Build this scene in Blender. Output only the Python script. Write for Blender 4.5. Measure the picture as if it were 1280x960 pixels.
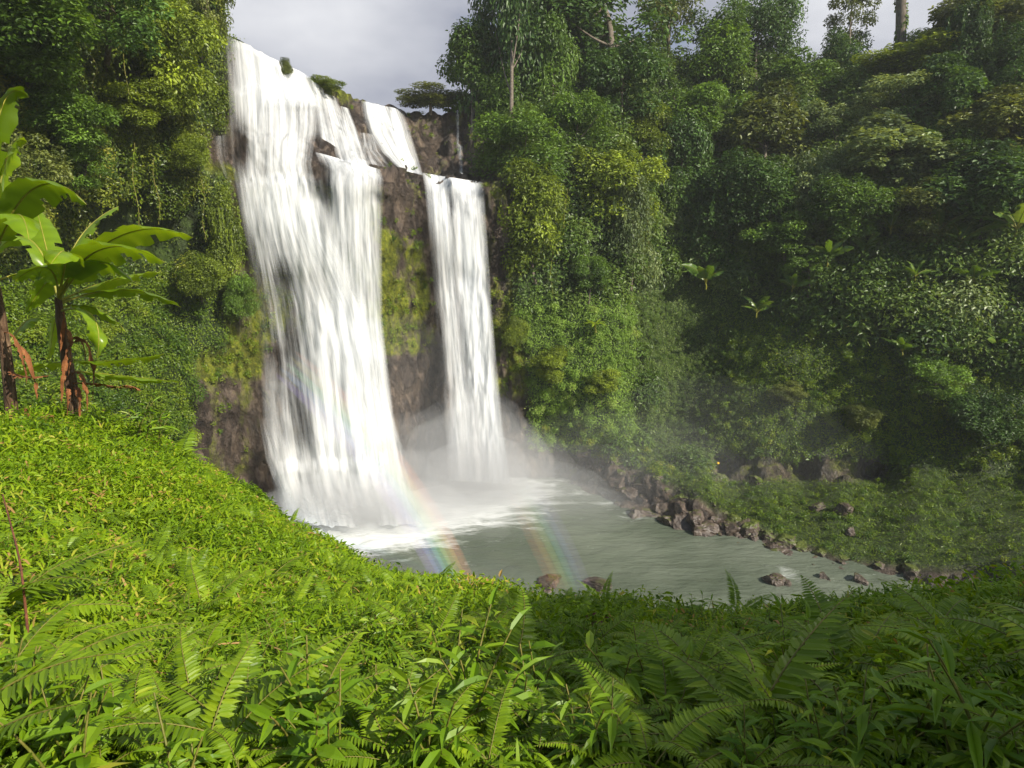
import bpy, math, random
import numpy as np

# ------------------------------------------------------------------ scene, camera, world, sun
for o in list(bpy.data.objects):
    bpy.data.objects.remove(o)
SC = bpy.context.scene
COL = SC.collection
rad = math.radians

EYE = np.array([0.0, 0.0, 22.0])          # metres above the pool
FOC = 853.3                               # pixels at 1280 wide (24 mm on a 36 mm sensor)
PITCH = rad(12.0)
SUN_AZ, SUN_EL = rad(125.0), rad(36.5)

cam = bpy.data.cameras.new('camera')
cam.lens, cam.sensor_width = 24.0, 36.0
cam.clip_start, cam.clip_end = 0.05, 3000
cam_o = bpy.data.objects.new('camera', cam)
COL.objects.link(cam_o)
cam_o.location = EYE
cam_o.rotation_euler = (rad(90) - PITCH, 0, 0)
SC.camera = cam_o

world = bpy.data.worlds.new('World')
SC.world = world
world.use_nodes = True
wt = world.node_tree
wt.nodes.clear()
w_out = wt.nodes.new('ShaderNodeOutputWorld')
w_bg = wt.nodes.new('ShaderNodeBackground')
w_sky = wt.nodes.new('ShaderNodeTexSky')
w_sky.sky_type = 'NISHITA'
w_sky.sun_disc = False
w_sky.sun_elevation = SUN_EL
w_sky.sun_rotation = SUN_AZ
w_bg.inputs['Strength'].default_value = 0.10
w_tc = wt.nodes.new('ShaderNodeTexCoord')
w_map = wt.nodes.new('ShaderNodeMapping')
w_map.inputs['Scale'].default_value = (1.0, 1.0, 2.2)
w_map.inputs['Location'].default_value = (0.35, 0.2, 0.1)
w_n = wt.nodes.new('ShaderNodeTexNoise')
w_n.inputs['Scale'].default_value = 2.3
w_n.inputs['Detail'].default_value = 6
w_n.inputs['Roughness'].default_value = 0.48
w_r = wt.nodes.new('ShaderNodeValToRGB')   # cloud tone: grey base to white edge
w_r.color_ramp.elements[0].position = 0.38
w_r.color_ramp.elements[0].color = (2.15, 2.32, 2.95, 1)
w_r.color_ramp.elements[1].position = 0.74
w_r.color_ramp.elements[1].color = (6.9, 6.95, 7.1, 1)
w_r2 = wt.nodes.new('ShaderNodeValToRGB')  # how closed the cloud deck is
w_r2.color_ramp.elements[0].position = 0.25
w_r2.color_ramp.elements[1].position = 0.42
w_mix = wt.nodes.new('ShaderNodeMixRGB')
L = wt.links.new
L(w_tc.outputs['Generated'], w_map.inputs['Vector'])
L(w_map.outputs['Vector'], w_n.inputs['Vector'])
L(w_n.outputs['Fac'], w_r.inputs['Fac'])
L(w_n.outputs['Fac'], w_r2.inputs['Fac'])
w_cl = wt.nodes.new('ShaderNodeMapRange')          # the cloud bank stands over the falls; the sky behind is clear
w_cl.inputs['From Min'].default_value = -0.25
w_cl.inputs['From Max'].default_value = 0.45
w_mul = wt.nodes.new('ShaderNodeMath')
w_mul.operation = 'MULTIPLY'
L(w_sky.outputs['Color'], w_mix.inputs['Color1'])
# an overcast sky is brighter overhead than near the horizon
w_sep = wt.nodes.new('ShaderNodeSeparateXYZ')
w_mr = wt.nodes.new('ShaderNodeMapRange')
w_mr.inputs['From Min'].default_value = 0.15
w_mr.inputs['From Max'].default_value = 1.0
w_mr.inputs['To Min'].default_value = 1.0
w_mr.inputs['To Max'].default_value = 1.0
w_vm = wt.nodes.new('ShaderNodeVectorMath')
w_vm.operation = 'SCALE'
L(w_tc.outputs['Generated'], w_sep.inputs[0])
L(w_sep.outputs['Y'], w_cl.inputs['Value'])
L(w_cl.outputs[0], w_mul.inputs[0])
L(w_r2.outputs['Color'], w_mul.inputs[1])
L(w_mul.outputs[0], w_mix.inputs['Fac'])
L(w_sep.outputs['Z'], w_mr.inputs['Value'])
L(w_r.outputs['Color'], w_vm.inputs[0])
L(w_mr.outputs[0], w_vm.inputs['Scale'])
L(w_vm.outputs[0], w_mix.inputs['Color2'])
L(w_mix.outputs['Color'], w_bg.inputs['Color'])
L(w_bg.outputs['Background'], w_out.inputs['Surface'])

sun = bpy.data.lights.new('sun', 'SUN')
sun.energy = 5.0
sun.angle = rad(0.53)
sun.color = (1.0, 0.93, 0.79)
sun_o = bpy.data.objects.new('sun', sun)
COL.objects.link(sun_o)
sun_o.rotation_euler = (rad(90) - SUN_EL, 0, math.pi - SUN_AZ)
sun_o.location = (60, -40, 80)
SUNDIR = np.array([math.sin(SUN_AZ) * math.cos(SUN_EL), math.cos(SUN_AZ) * math.cos(SUN_EL), math.sin(SUN_EL)])

vs = SC.view_settings
vs.view_transform = 'Standard'
vs.look = 'None'
vs.exposure = 0.55
vs.gamma = 1.0
vs.use_curve_mapping = False
cy = SC.cycles
cy.use_denoising = True
cy.max_bounces = 7
cy.diffuse_bounces = 3
cy.glossy_bounces = 2
cy.transmission_bounces = 4
cy.transparent_max_bounces = 24
cy.volume_bounces = 1
cy.caustics_reflective = False
cy.caustics_refractive = False
cy.sample_clamp_indirect = 4.0

rng = np.random.default_rng(7)
random.seed(7)

# ------------------------------------------------------------------ helpers
cp, sp = math.cos(PITCH), math.sin(PITCH)


def rays(px, py):
    x = (np.asarray(px, float) - 640) / FOC
    y = (480 - np.asarray(py, float)) / FOC
    return np.stack([x, cp + y * sp, y * cp - sp], -1)


def P(px, py, d):
    """The point that is d metres ahead (world y) in the direction of a pixel of the photograph."""
    r = rays(px, py)
    return EYE + r * (np.asarray(d, float) / r[..., 1])[..., None]


def to_px(p):
    q = np.asarray(p, float) - EYE
    f = q[..., 1] * cp - q[..., 2] * sp
    u = q[..., 1] * sp + q[..., 2] * cp
    f = np.where(np.abs(f) < 1e-3, 1e-3, f)
    return 640 + FOC * q[..., 0] / f, 480 - FOC * u / f, f


_perm = np.random.default_rng(3).permutation(512)
_perm = np.concatenate([_perm, _perm, _perm])
_grad = np.random.default_rng(4).normal(size=(512, 3))
_grad /= np.linalg.norm(_grad, axis=1)[:, None]


def pn(p):
    """Gradient noise, about -0.6..0.6."""
    p = np.asarray(p, float)
    i = np.floor(p).astype(int)
    f = p - i
    i &= 511
    w = f * f * f * (f * (f * 6 - 15) + 10)
    out = 0
    for dx in (0, 1):
        for dy in (0, 1):
            for dz in (0, 1):
                h = _perm[_perm[_perm[(i[:, 0] + dx) & 511] + ((i[:, 1] + dy) & 511)] + ((i[:, 2] + dz) & 511)] & 511
                g = _grad[h]
                v = g[:, 0] * (f[:, 0] - dx) + g[:, 1] * (f[:, 1] - dy) + g[:, 2] * (f[:, 2] - dz)
                out = out + v * (w[:, 0] if dx else 1 - w[:, 0]) * (w[:, 1] if dy else 1 - w[:, 1]) * (w[:, 2] if dz else 1 - w[:, 2])
    return out


def fbm(p, oct=4, lac=2.03, gain=0.5):
    a, s, out = 1.0, 1.0, 0
    p = np.asarray(p, float)
    for k in range(oct):
        out = out + a * pn(p * s + 17.3 * k)
        a *= gain
        s *= lac
    return out


def unit(v):
    return v / np.maximum(np.linalg.norm(v, axis=-1, keepdims=True), 1e-9)


class RBF:
    def __init__(self, xy, val, scale):
        self.x = np.asarray(xy, float) / scale
        self.s = scale
        n = len(self.x)
        r = np.linalg.norm(self.x[:, None] - self.x[None], axis=2)
        A = np.zeros((n + 3, n + 3))
        A[:n, :n] = r - 1e-3 * np.eye(n)
        A[:n, n] = A[n, :n] = 1
        A[:n, n + 1:] = self.x
        A[n + 1:, :n] = self.x.T
        b = np.zeros(n + 3)
        b[:n] = val
        self.w = np.linalg.lstsq(A, b, rcond=None)[0]

    def __call__(self, xy):
        q = np.asarray(xy, float).reshape(-1, 2) / self.s
        out = np.empty(len(q))
        n = len(self.x)
        for k in range(0, len(q), 8000):
            c = q[k:k + 8000]
            r = np.linalg.norm(c[:, None] - self.x[None], axis=2)
            out[k:k + 8000] = r @ self.w[:n] + self.w[n] + c @ self.w[n + 1:]
        return out


def mesh_np(name, V, F, tint=None, uv=None, smooth=True, attrs=None):
    V = np.ascontiguousarray(V, np.float32)
    F = np.ascontiguousarray(F, np.int32)
    me = bpy.data.meshes.new(name)
    k = F.shape[1]
    me.vertices.add(len(V))
    me.vertices.foreach_set('co', V.ravel())
    me.loops.add(F.size)
    me.loops.foreach_set('vertex_index', F.ravel())
    me.polygons.add(len(F))
    me.polygons.foreach_set('loop_start', np.arange(0, F.size, k, dtype=np.int32))
    me.polygons.foreach_set('loop_total', np.full(len(F), k, np.int32))
    me.polygons.foreach_set('use_smooth', np.full(len(F), smooth, bool))
    a = dict(attrs or {})
    if tint is not None:
        a['tint'] = tint
    for nm, val in a.items():
        at = me.attributes.new(nm, 'FLOAT', 'POINT')
        at.data.foreach_set('value', np.ascontiguousarray(val, np.float32))
    if uv is not None:
        ul = me.uv_layers.new(name='flow')
        ul.data.foreach_set('uv', np.ascontiguousarray(uv[F.ravel()], np.float32).ravel())
    me.update(calc_edges=True)
    return me


def link(name, me, mat=None, parent=None, loc=None):
    o = bpy.data.objects.new(name, me)
    COL.objects.link(o)
    if mat is not None and me is not None and len(me.materials) == 0:
        me.materials.append(mat)
    if parent is not None:
        o.parent = parent
    if loc is not None:
        o.location = loc
    elif parent is not None and parent.parent is None:
        o.location = -parent.location      # the mesh was laid out in world metres
    return o


def tag(o, label=None, cat=None, group=None, kind=None):
    if label:
        o['label'] = label
    if cat:
        o['category'] = cat
    if group:
        o['group'] = group
    if kind:
        o['kind'] = kind
    return o


def thing(name, loc, label, cat, group=None):
    o = bpy.data.objects.new(name, None)
    COL.objects.link(o)
    o.location = loc
    o.empty_display_size = 0.2
    return tag(o, label, cat, group)


def tube(pts, rads, sides=8):
    pts = np.asarray(pts, float)
    n = len(pts)
    T = unit(np.gradient(pts, axis=0))
    ref = np.array([0.31, 0.9, 0.2])
    A = unit(np.cross(T, ref))
    B = np.cross(T, A)
    a = np.linspace(0, 2 * np.pi, sides, endpoint=False)
    ring = np.cos(a)[None, :, None] * A[:, None] + np.sin(a)[None, :, None] * B[:, None]
    V = (pts[:, None] + ring * np.asarray(rads, float)[:, None, None]).reshape(-1, 3)
    i = np.arange(n - 1)[:, None] * sides
    j = np.arange(sides)[None]
    j2 = (j + 1) % sides
    F = np.stack([i + j, i + j2, i + sides + j2, i + sides + j], -1).reshape(-1, 4)
    return V, F


def join(parts):
    Vs, Fs, n = [], [], 0
    for V, F in parts:
        Vs.append(V)
        Fs.append(F + n)
        n += len(V)
    return np.concatenate(Vs), np.concatenate(Fs)


KITE = (np.array([[0, 0, 0], [.45, .5, .10], [1, 0, -.02], [.45, -.5, .10]]), np.array([[0, 1, 2, 3]]))
HEX = (np.array([[0, 0, 0], [.25, .42, .10], [.62, .40, .10], [1, 0, -.06], [.62, -.40, .10], [.25, -.42, .10]]),
       np.array([[0, 3, 2, 1], [0, 5, 4, 3]]))
BLADE = (np.array([[0, .35, 0], [0, -.35, 0], [.35, .5, 0], [.35, -.5, 0], [.7, .36, 0], [.7, -.36, 0], [1, .03, 0], [1, -.03, 0]]),
         np.array([[0, 1, 3, 2], [2, 3, 5, 4], [4, 5, 7, 6]]))


def stamp(tpl, O, D, Nn, length, width, bend=None):
    """Copies of a small leaf template merged into one array pair: origins O, directions D, normals Nn."""
    tv, tf = tpl
    S = unit(np.cross(Nn, D))
    Nn = np.cross(D, S)
    length = np.broadcast_to(length, (len(O),))
    width = np.broadcast_to(width, (len(O),))
    V = (O[:, None] + D[:, None] * (tv[None, :, 0, None] * length[:, None, None])
         + S[:, None] * (tv[None, :, 1, None] * width[:, None, None])
         + Nn[:, None] * (tv[None, :, 2, None] * length[:, None, None]))
    if bend is not None:
        V[:, :, 2] -= np.broadcast_to(bend, (len(O),))[:, None] * (tv[None, :, 0] ** 2) * length[:, None]
    k = len(tv)
    F = (tf[None] + (np.arange(len(O)) * k)[:, None, None]).reshape(-1, tf.shape[1])
    return V.reshape(-1, 3), F


def rand_dirs(n, r=None):
    r = r or rng
    return unit(r.normal(size=(n, 3)))


def perp_dir(N, r=None):
    v = rand_dirs(len(N), r)
    return unit(v - N * np.sum(v * N, 1)[:, None])


# ------------------------------------------------------------------ materials
def new_mat(name):
    m = bpy.data.materials.new(name)
    m.use_nodes = True
    m.node_tree.nodes.clear()
    return m, m.node_tree


def N(t, typ, **kw):
    n = t.nodes.new(typ)
    for k, v in kw.items():
        if k in n.inputs.keys():
            n.inputs[k].default_value = v
        else:
            setattr(n, k, v)
    return n


def ramp(t, stops, interp='LINEAR'):
    r = t.nodes.new('ShaderNodeValToRGB')
    cr = r.color_ramp
    cr.interpolation = interp
    while len(cr.elements) < len(stops):
        cr.elements.new(0.5)
    for e, (p, c) in zip(cr.elements, stops):
        e.position = p
        e.color = (*c, 1) if len(c) == 3 else c
    return r


def leaf_mat(name, stops, rough=0.45, spec=0.35, transl=0.35, use_obj_color=False, tr_tint=(1.5, 1.35, 0.5), nscale=0.0):
    m, t = new_mat(name)
    out = N(t, 'ShaderNodeOutputMaterial')
    at = N(t, 'ShaderNodeAttribute', attribute_name='tint')
    oi = N(t, 'ShaderNodeObjectInfo')
    md = N(t, 'ShaderNodeMath', operation='MULTIPLY_ADD')
    md.inputs[1].default_value = 0.22
    md.inputs[2].default_value = -0.11
    t.links.new(oi.outputs['Random'], md.inputs[0])
    ad = N(t, 'ShaderNodeMath', operation='ADD', use_clamp=True)
    t.links.new(at.outputs['Fac'], ad.inputs[0])
    t.links.new(md.outputs[0], ad.inputs[1])
    r = ramp(t, stops)
    t.links.new(ad.outputs[0], r.inputs['Fac'])
    col = r.outputs['Color']
    if use_obj_color:
        mx = N(t, 'ShaderNodeMixRGB', blend_type='MULTIPLY')
        mx.inputs['Fac'].default_value = 1
        t.links.new(col, mx.inputs['Color1'])
        t.links.new(oi.outputs['Color'], mx.inputs['Color2'])
        col = mx.outputs['Color']
    pb = N(t, 'ShaderNodeBsdfPrincipled', Roughness=rough)
    pb.inputs['Specular IOR Level'].default_value = spec
    t.links.new(col, pb.inputs['Base Color'])
    tr = N(t, 'ShaderNodeBsdfTranslucent')
    tm = N(t, 'ShaderNodeMixRGB', blend_type='MULTIPLY')
    tm.inputs['Fac'].default_value = 1
    tm.inputs['Color2'].default_value = (*tr_tint, 1)
    t.links.new(col, tm.inputs['Color1'])
    t.links.new(tm.outputs['Color'], tr.inputs['Color'])
    ms = N(t, 'ShaderNodeMixShader')
    ms.inputs['Fac'].default_value = transl
    t.links.new(pb.outputs[0], ms.inputs[1])
    t.links.new(tr.outputs[0], ms.inputs[2])
    t.links.new(ms.outputs[0], out.inputs['Surface'])
    return m


def noise_mat(name, stops, scale=3.0, detail=6, rough=0.85, bump=0.3, bscale=12.0, stretch=(1, 1, 1), spec=0.3, bdist=0.1):
    m, t = new_mat(name)
    out = N(t, 'ShaderNodeOutputMaterial')
    tc = N(t, 'ShaderNodeTexCoord')
    mp = N(t, 'ShaderNodeMapping')
    mp.inputs['Scale'].default_value = stretch
    t.links.new(tc.outputs['Object'], mp.inputs['Vector'])
    n1 = N(t, 'ShaderNodeTexNoise', Scale=scale, Detail=detail, Roughness=0.62)
    t.links.new(mp.outputs[0], n1.inputs['Vector'])
    r = ramp(t, stops)
    t.links.new(n1.outputs['Fac'], r.inputs['Fac'])
    n2 = N(t, 'ShaderNodeTexNoise', Scale=bscale, Detail=5)
    t.links.new(mp.outputs[0], n2.inputs['Vector'])
    b = N(t, 'ShaderNodeBump', Strength=bump, Distance=bdist)
    t.links.new(n2.outputs['Fac'], b.inputs['Height'])
    pb = N(t, 'ShaderNodeBsdfPrincipled', Roughness=rough)
    pb.inputs['Specular IOR Level'].default_value = spec
    t.links.new(r.outputs['Color'], pb.inputs['Base Color'])
    t.links.new(b.outputs[0], pb.inputs['Normal'])
    t.links.new(pb.outputs[0], out.inputs['Surface'])
    return m


M = {}
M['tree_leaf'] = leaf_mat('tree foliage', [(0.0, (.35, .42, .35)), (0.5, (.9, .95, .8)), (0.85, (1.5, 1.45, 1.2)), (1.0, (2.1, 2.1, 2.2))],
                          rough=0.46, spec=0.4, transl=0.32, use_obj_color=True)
M['creeper'] = leaf_mat('cliff creeper leaves', [(0.0, (.035, .075, .008)), (0.4, (.105, .155, .010)), (0.75, (.20, .24, .018)), (1.0, (.32, .32, .05))], rough=.4, spec=.5, transl=0.33)
M['under'] = leaf_mat('forest undergrowth leaves', [(0.0, (.034, .074, .014)), (0.5, (.092, .158, .021)), (0.85, (.165, .24, .042)), (1.0, (.21, .27, .10))], rough=0.42, spec=0.4, transl=0.32)
M['meadow'] = leaf_mat('bank herb leaves', [(0.0, (.055, .115, .012)), (0.45, (.14, .215, .010)), (0.85, (.235, .295, .022)), (1.0, (.30, .30, .06))], rough=.42, transl=0.36)
M['bright_herb'] = leaf_mat('fresh green cliff herbs', [(0.0, (.10, .17, .022)), (0.45, (.18, .30, .038)), (0.85, (.29, .41, .07)), (1.0, (.40, .44, .14))], rough=.45, transl=0.34)
M['grass'] = leaf_mat('slope grass', [(0.0, (.055, .11, .004)), (0.45, (.15, .26, .006)), (0.85, (.27, .37, .012)), (0.96, (.40, .37, .05)), (1.0, (.38, .23, .08))], rough=0.5, spec=0.2, transl=0.32)
M['fern'] = leaf_mat('fern leaflets', [(0.0, (.075, .14, .004)), (0.5, (.17, .27, .007)), (0.9, (.28, .37, .012)), (1.0, (.34, .30, .03))], rough=0.42, spec=0.32, transl=0.30)
M['herb'] = leaf_mat('broad herb leaves', [(0.0, (.045, .12, .006)), (0.5, (.125, .23, .006)), (0.9, (.215, .315, .012)), (1.0, (.30, .29, .03))], rough=0.42, spec=0.32, transl=0.30)
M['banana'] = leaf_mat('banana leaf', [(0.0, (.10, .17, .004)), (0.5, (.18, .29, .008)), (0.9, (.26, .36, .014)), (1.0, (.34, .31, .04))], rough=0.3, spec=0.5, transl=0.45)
M['banana_shade'] = leaf_mat('banana leaf darkened for shade', [(0.0, (.05, .10, .01)), (0.5, (.09, .17, .016)), (1.0, (.18, .25, .05))], rough=0.34, spec=0.6, transl=0.35)  # darker copy of the banana leaf: far-slope shade put into its colour
M['dry'] = noise_mat('dry brown leaf', [(0.3, (.10, .035, .012)), (0.6, (.24, .09, .03)), (0.8, (.38, .21, .10))], scale=6, rough=0.8)
M['bark'] = noise_mat('tree bark', [(0.3, (.07, .055, .04)), (0.6, (.17, .14, .11)), (0.8, (.28, .25, .21))], scale=2.5, stretch=(3, 3, .6), rough=0.9)
M['stemred'] = noise_mat('reddish woody stem', [(0.3, (.10, .035, .018)), (0.7, (.24, .09, .04))], scale=8, rough=0.6)
M['twig'] = noise_mat('dry twig', [(0.3, (.26, .15, .05)), (0.7, (.42, .28, .11))], scale=8, rough=0.7)
M['pstem'] = noise_mat('banana stem sheath', [(0.3, (.035, .02, .012)), (0.5, (.10, .055, .03)), (0.62, (.22, .14, .08)), (0.75, (.42, .32, .22))], scale=3.2, stretch=(3, 3, .5), rough=0.75, bump=.8)
M['petiole'] = noise_mat('banana leaf stalk', [(0.3, (.16, .17, .02)), (0.7, (.34, .30, .04))], scale=5, rough=0.45)
M['fstem'] = noise_mat('green stalk', [(0.3, (.10, .12, .015)), (0.7, (.20, .16, .04))], scale=6, rough=0.5)
M['pink'] = noise_mat('pink petals', [(0.3, (.55, .03, .25)), (0.7, (.75, .10, .42))], scale=8, rough=0.6)
M['yellow'] = noise_mat('yellow petals', [(0.3, (.75, .42, .01)), (0.7, (.85, .60, .03))], scale=8, rough=0.6)
M['darkred'] = leaf_mat('dark red leaf', [(0.0, (.05, .008, .006)), (1.0, (.14, .025, .012))], transl=0.3, tr_tint=(1.4, .6, .5))


def rock_terrain_mat(name, rocky=True):
    """Wet basalt with moss, driven by where the mesh says rock, moss or plants grow."""
    m, t = new_mat(name)
    out = N(t, 'ShaderNodeOutputMaterial')
    tc = N(t, 'ShaderNodeTexCoord')
    geo = N(t, 'ShaderNodeNewGeometry')
    n1 = N(t, 'ShaderNodeTexNoise', Scale=0.9, Detail=8, Roughness=0.7)
    mp = N(t, 'ShaderNodeMapping')
    mp.inputs['Scale'].default_value = (1, 1, 0.45)
    t.links.new(tc.outputs['Object'], mp.inputs['Vector'])
    t.links.new(mp.outputs[0], n1.inputs['Vector'])
    rock = ramp(t, [(0.32, (.025, .019, .016)), (0.48, (.09, .068, .054)), (0.62, (.18, .135, .10)), (0.78, (.31, .24, .19))])
    t.links.new(n1.outputs['Fac'], rock.inputs['Fac'])
    n2 = N(t, 'ShaderNodeTexNoise', Scale=0.55, Detail=7, Roughness=0.65)
    mp2 = N(t, 'ShaderNodeMapping')
    mp2.inputs['Scale'].default_value = (1, 1, 0.5)
    mp2.inputs['Location'].default_value = (5, 3, 8)
    t.links.new(tc.outputs['Object'], mp2.inputs['Vector'])
    t.links.new(mp2.outputs[0], n2.inputs['Vector'])
    n3 = N(t, 'ShaderNodeTexNoise', Scale=3.5, Detail=6, Roughness=0.7)
    t.links.new(tc.outputs['Object'], n3.inputs['Vector'])
    moss = ramp(t, [(0.3, (.05, .07, .006)), (0.5, (.15, .175, .012)), (0.68, (.27, .27, .02)), (0.8, (.32, .24, .05))])
    t.links.new(n3.outputs['Fac'], moss.inputs['Fac'])
    soil = ramp(t, [(0.35, (.025, .042, .010)), (0.6, (.062, .100, .018)), (0.75, (.11, .14, .03))])
    t.links.new(n3.outputs['Fac'], soil.inputs['Fac'])
    am = N(t, 'ShaderNodeAttribute', attribute_name='moss')
    ar = N(t, 'ShaderNodeAttribute', attribute_name='veg')
    # moss amount = moss attribute + noise - threshold
    f1 = N(t, 'ShaderNodeMath', operation='ADD')
    t.links.new(am.outputs['Fac'], f1.inputs[0])
    t.links.new(n2.outputs['Fac'], f1.inputs[1])
    mr = N(t, 'ShaderNodeMapRange')
    mr.inputs['From Min'].default_value = 0.93
    mr.inputs['From Max'].default_value = 1.08
    t.links.new(f1.outputs[0], mr.inputs['Value'])
    mx1 = N(t, 'ShaderNodeMixRGB')
    t.links.new(mr.outputs[0], mx1.inputs['Fac'])
    t.links.new(rock.outputs['Color'], mx1.inputs['Color1'])
    t.links.new(moss.outputs['Color'], mx1.inputs['Color2'])
    mx2 = N(t, 'ShaderNodeMixRGB')
    t.links.new(ar.outputs['Fac'], mx2.inputs['Fac'])
    t.links.new(mx1.outputs['Color'], mx2.inputs['Color1'])
    t.links.new(soil.outputs['Color'], mx2.inputs['Color2'])
    pb = N(t, 'ShaderNodeBsdfPrincipled')
    pb.inputs['Specular IOR Level'].default_value = 0.4
    rr = N(t, 'ShaderNodeMapRange')
    rr.inputs['To Min'].default_value = 0.42
    rr.inputs['To Max'].default_value = 0.95
    t.links.new(mr.outputs[0], rr.inputs['Value'])
    t.links.new(rr.outputs[0], pb.inputs['Roughness'])
    t.links.new(mx2.outputs['Color'], pb.inputs['Base Color'])
    n4 = N(t, 'ShaderNodeTexNoise', Scale=1.6, Detail=8, Roughness=0.72)
    t.links.new(mp.outputs[0], n4.inputs['Vector'])
    vo = N(t, 'ShaderNodeTexVoronoi', feature='DISTANCE_TO_EDGE', Scale=0.75)
    wv = N(t, 'ShaderNodeMixRGB', blend_type='ADD')
    wv.inputs['Fac'].default_value = 0.9
    t.links.new(mp.outputs[0], wv.inputs['Color1'])
    t.links.new(n3.outputs['Color'], wv.inputs['Color2'])
    t.links.new(wv.outputs[0], vo.inputs['Vector'])
    vm = N(t, 'ShaderNodeMapRange')
    vm.inputs['From Max'].default_value = 0.12
    t.links.new(vo.outputs['Distance'], vm.inputs['Value'])
    hs = N(t, 'ShaderNodeMath', operation='MULTIPLY_ADD')
    hs.inputs[1].default_value = 0.35
    t.links.new(vm.outputs[0], hs.inputs[0])
    t.links.new(n4.outputs['Fac'], hs.inputs[2])
    b = N(t, 'ShaderNodeBump', Strength=1.0, Distance=0.7)
    t.links.new(hs.outputs[0], b.inputs['Height'])
    t.links.new(b.outputs[0], pb.inputs['Normal'])
    t.links.new(pb.outputs[0], out.inputs['Surface'])
    return m


M['cliff'] = rock_terrain_mat('wet mossy basalt')


def rock_mat(name, mossy=0.5, warm=1.0):
    m, t = new_mat(name)
    out = N(t, 'ShaderNodeOutputMaterial')
    tc = N(t, 'ShaderNodeTexCoord')
    geo = N(t, 'ShaderNodeNewGeometry')
    oi = N(t, 'ShaderNodeObjectInfo')
    ofs = N(t, 'ShaderNodeVectorMath', operation='ADD')
    t.links.new(tc.outputs['Object'], ofs.inputs[0])
    t.links.new(oi.outputs['Location'], ofs.inputs[1])
    n1 = N(t, 'ShaderNodeTexNoise', Scale=2.2, Detail=8, Roughness=0.68)
    t.links.new(ofs.outputs[0], n1.inputs['Vector'])
    rock = ramp(t, [(0.3, (.022, .016, .012)), (0.5, (.062 * warm, .044, .033)), (0.64, (.12 * warm, .090, .068)), (0.8, (.21, .175, .145))])
    t.links.new(n1.outputs['Fac'], rock.inputs['Fac'])
    sx = N(t, 'ShaderNodeSeparateXYZ')
    t.links.new(geo.outputs['Normal'], sx.inputs[0])
    n2 = N(t, 'ShaderNodeTexNoise', Scale=1.3, Detail=6)
    t.links.new(ofs.outputs[0], n2.inputs['Vector'])
    s = N(t, 'ShaderNodeMath', operation='ADD')
    t.links.new(sx.outputs['Z'], s.inputs[0])
    t.links.new(n2.outputs['Fac'], s.inputs[1])
    mr = N(t, 'ShaderNodeMapRange')
    mr.inputs['From Min'].default_value = 1.55 - mossy
    mr.inputs['From Max'].default_value = 1.75 - mossy
    t.links.new(s.outputs[0], mr.inputs['Value'])
    n3 = N(t, 'ShaderNodeTexNoise', Scale=9, Detail=5)
    t.links.new(tc.outputs['Object'], n3.inputs['Vector'])
    moss = ramp(t, [(0.3, (.04, .055, .008)), (0.6, (.085, .105, .014)), (0.8, (.14, .13, .03))])
    t.links.new(n3.outputs['Fac'], moss.inputs['Fac'])
    mx = N(t, 'ShaderNodeMixRGB')
    t.links.new(mr.outputs[0], mx.inputs['Fac'])
    t.links.new(rock.outputs['Color'], mx.inputs['Color1'])
    t.links.new(moss.outputs['Color'], mx.inputs['Color2'])
    b = N(t, 'ShaderNodeBump', Strength=0.7, Distance=0.12)
    t.links.new(n1.outputs['Fac'], b.inputs['Height'])
    pb = N(t, 'ShaderNodeBsdfPrincipled', Roughness=0.5)
    t.links.new(mx.outputs['Color'], pb.inputs['Base Color'])
    t.links.new(b.outputs[0], pb.inputs['Normal'])
    t.links.new(pb.outputs[0], out.inputs['Surface'])
    return m


M['rock'] = rock_mat('brown wet rock', 0.12, 1.0)
M['rock_moss'] = rock_mat('mossy rock', 0.6, 1.0)


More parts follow.
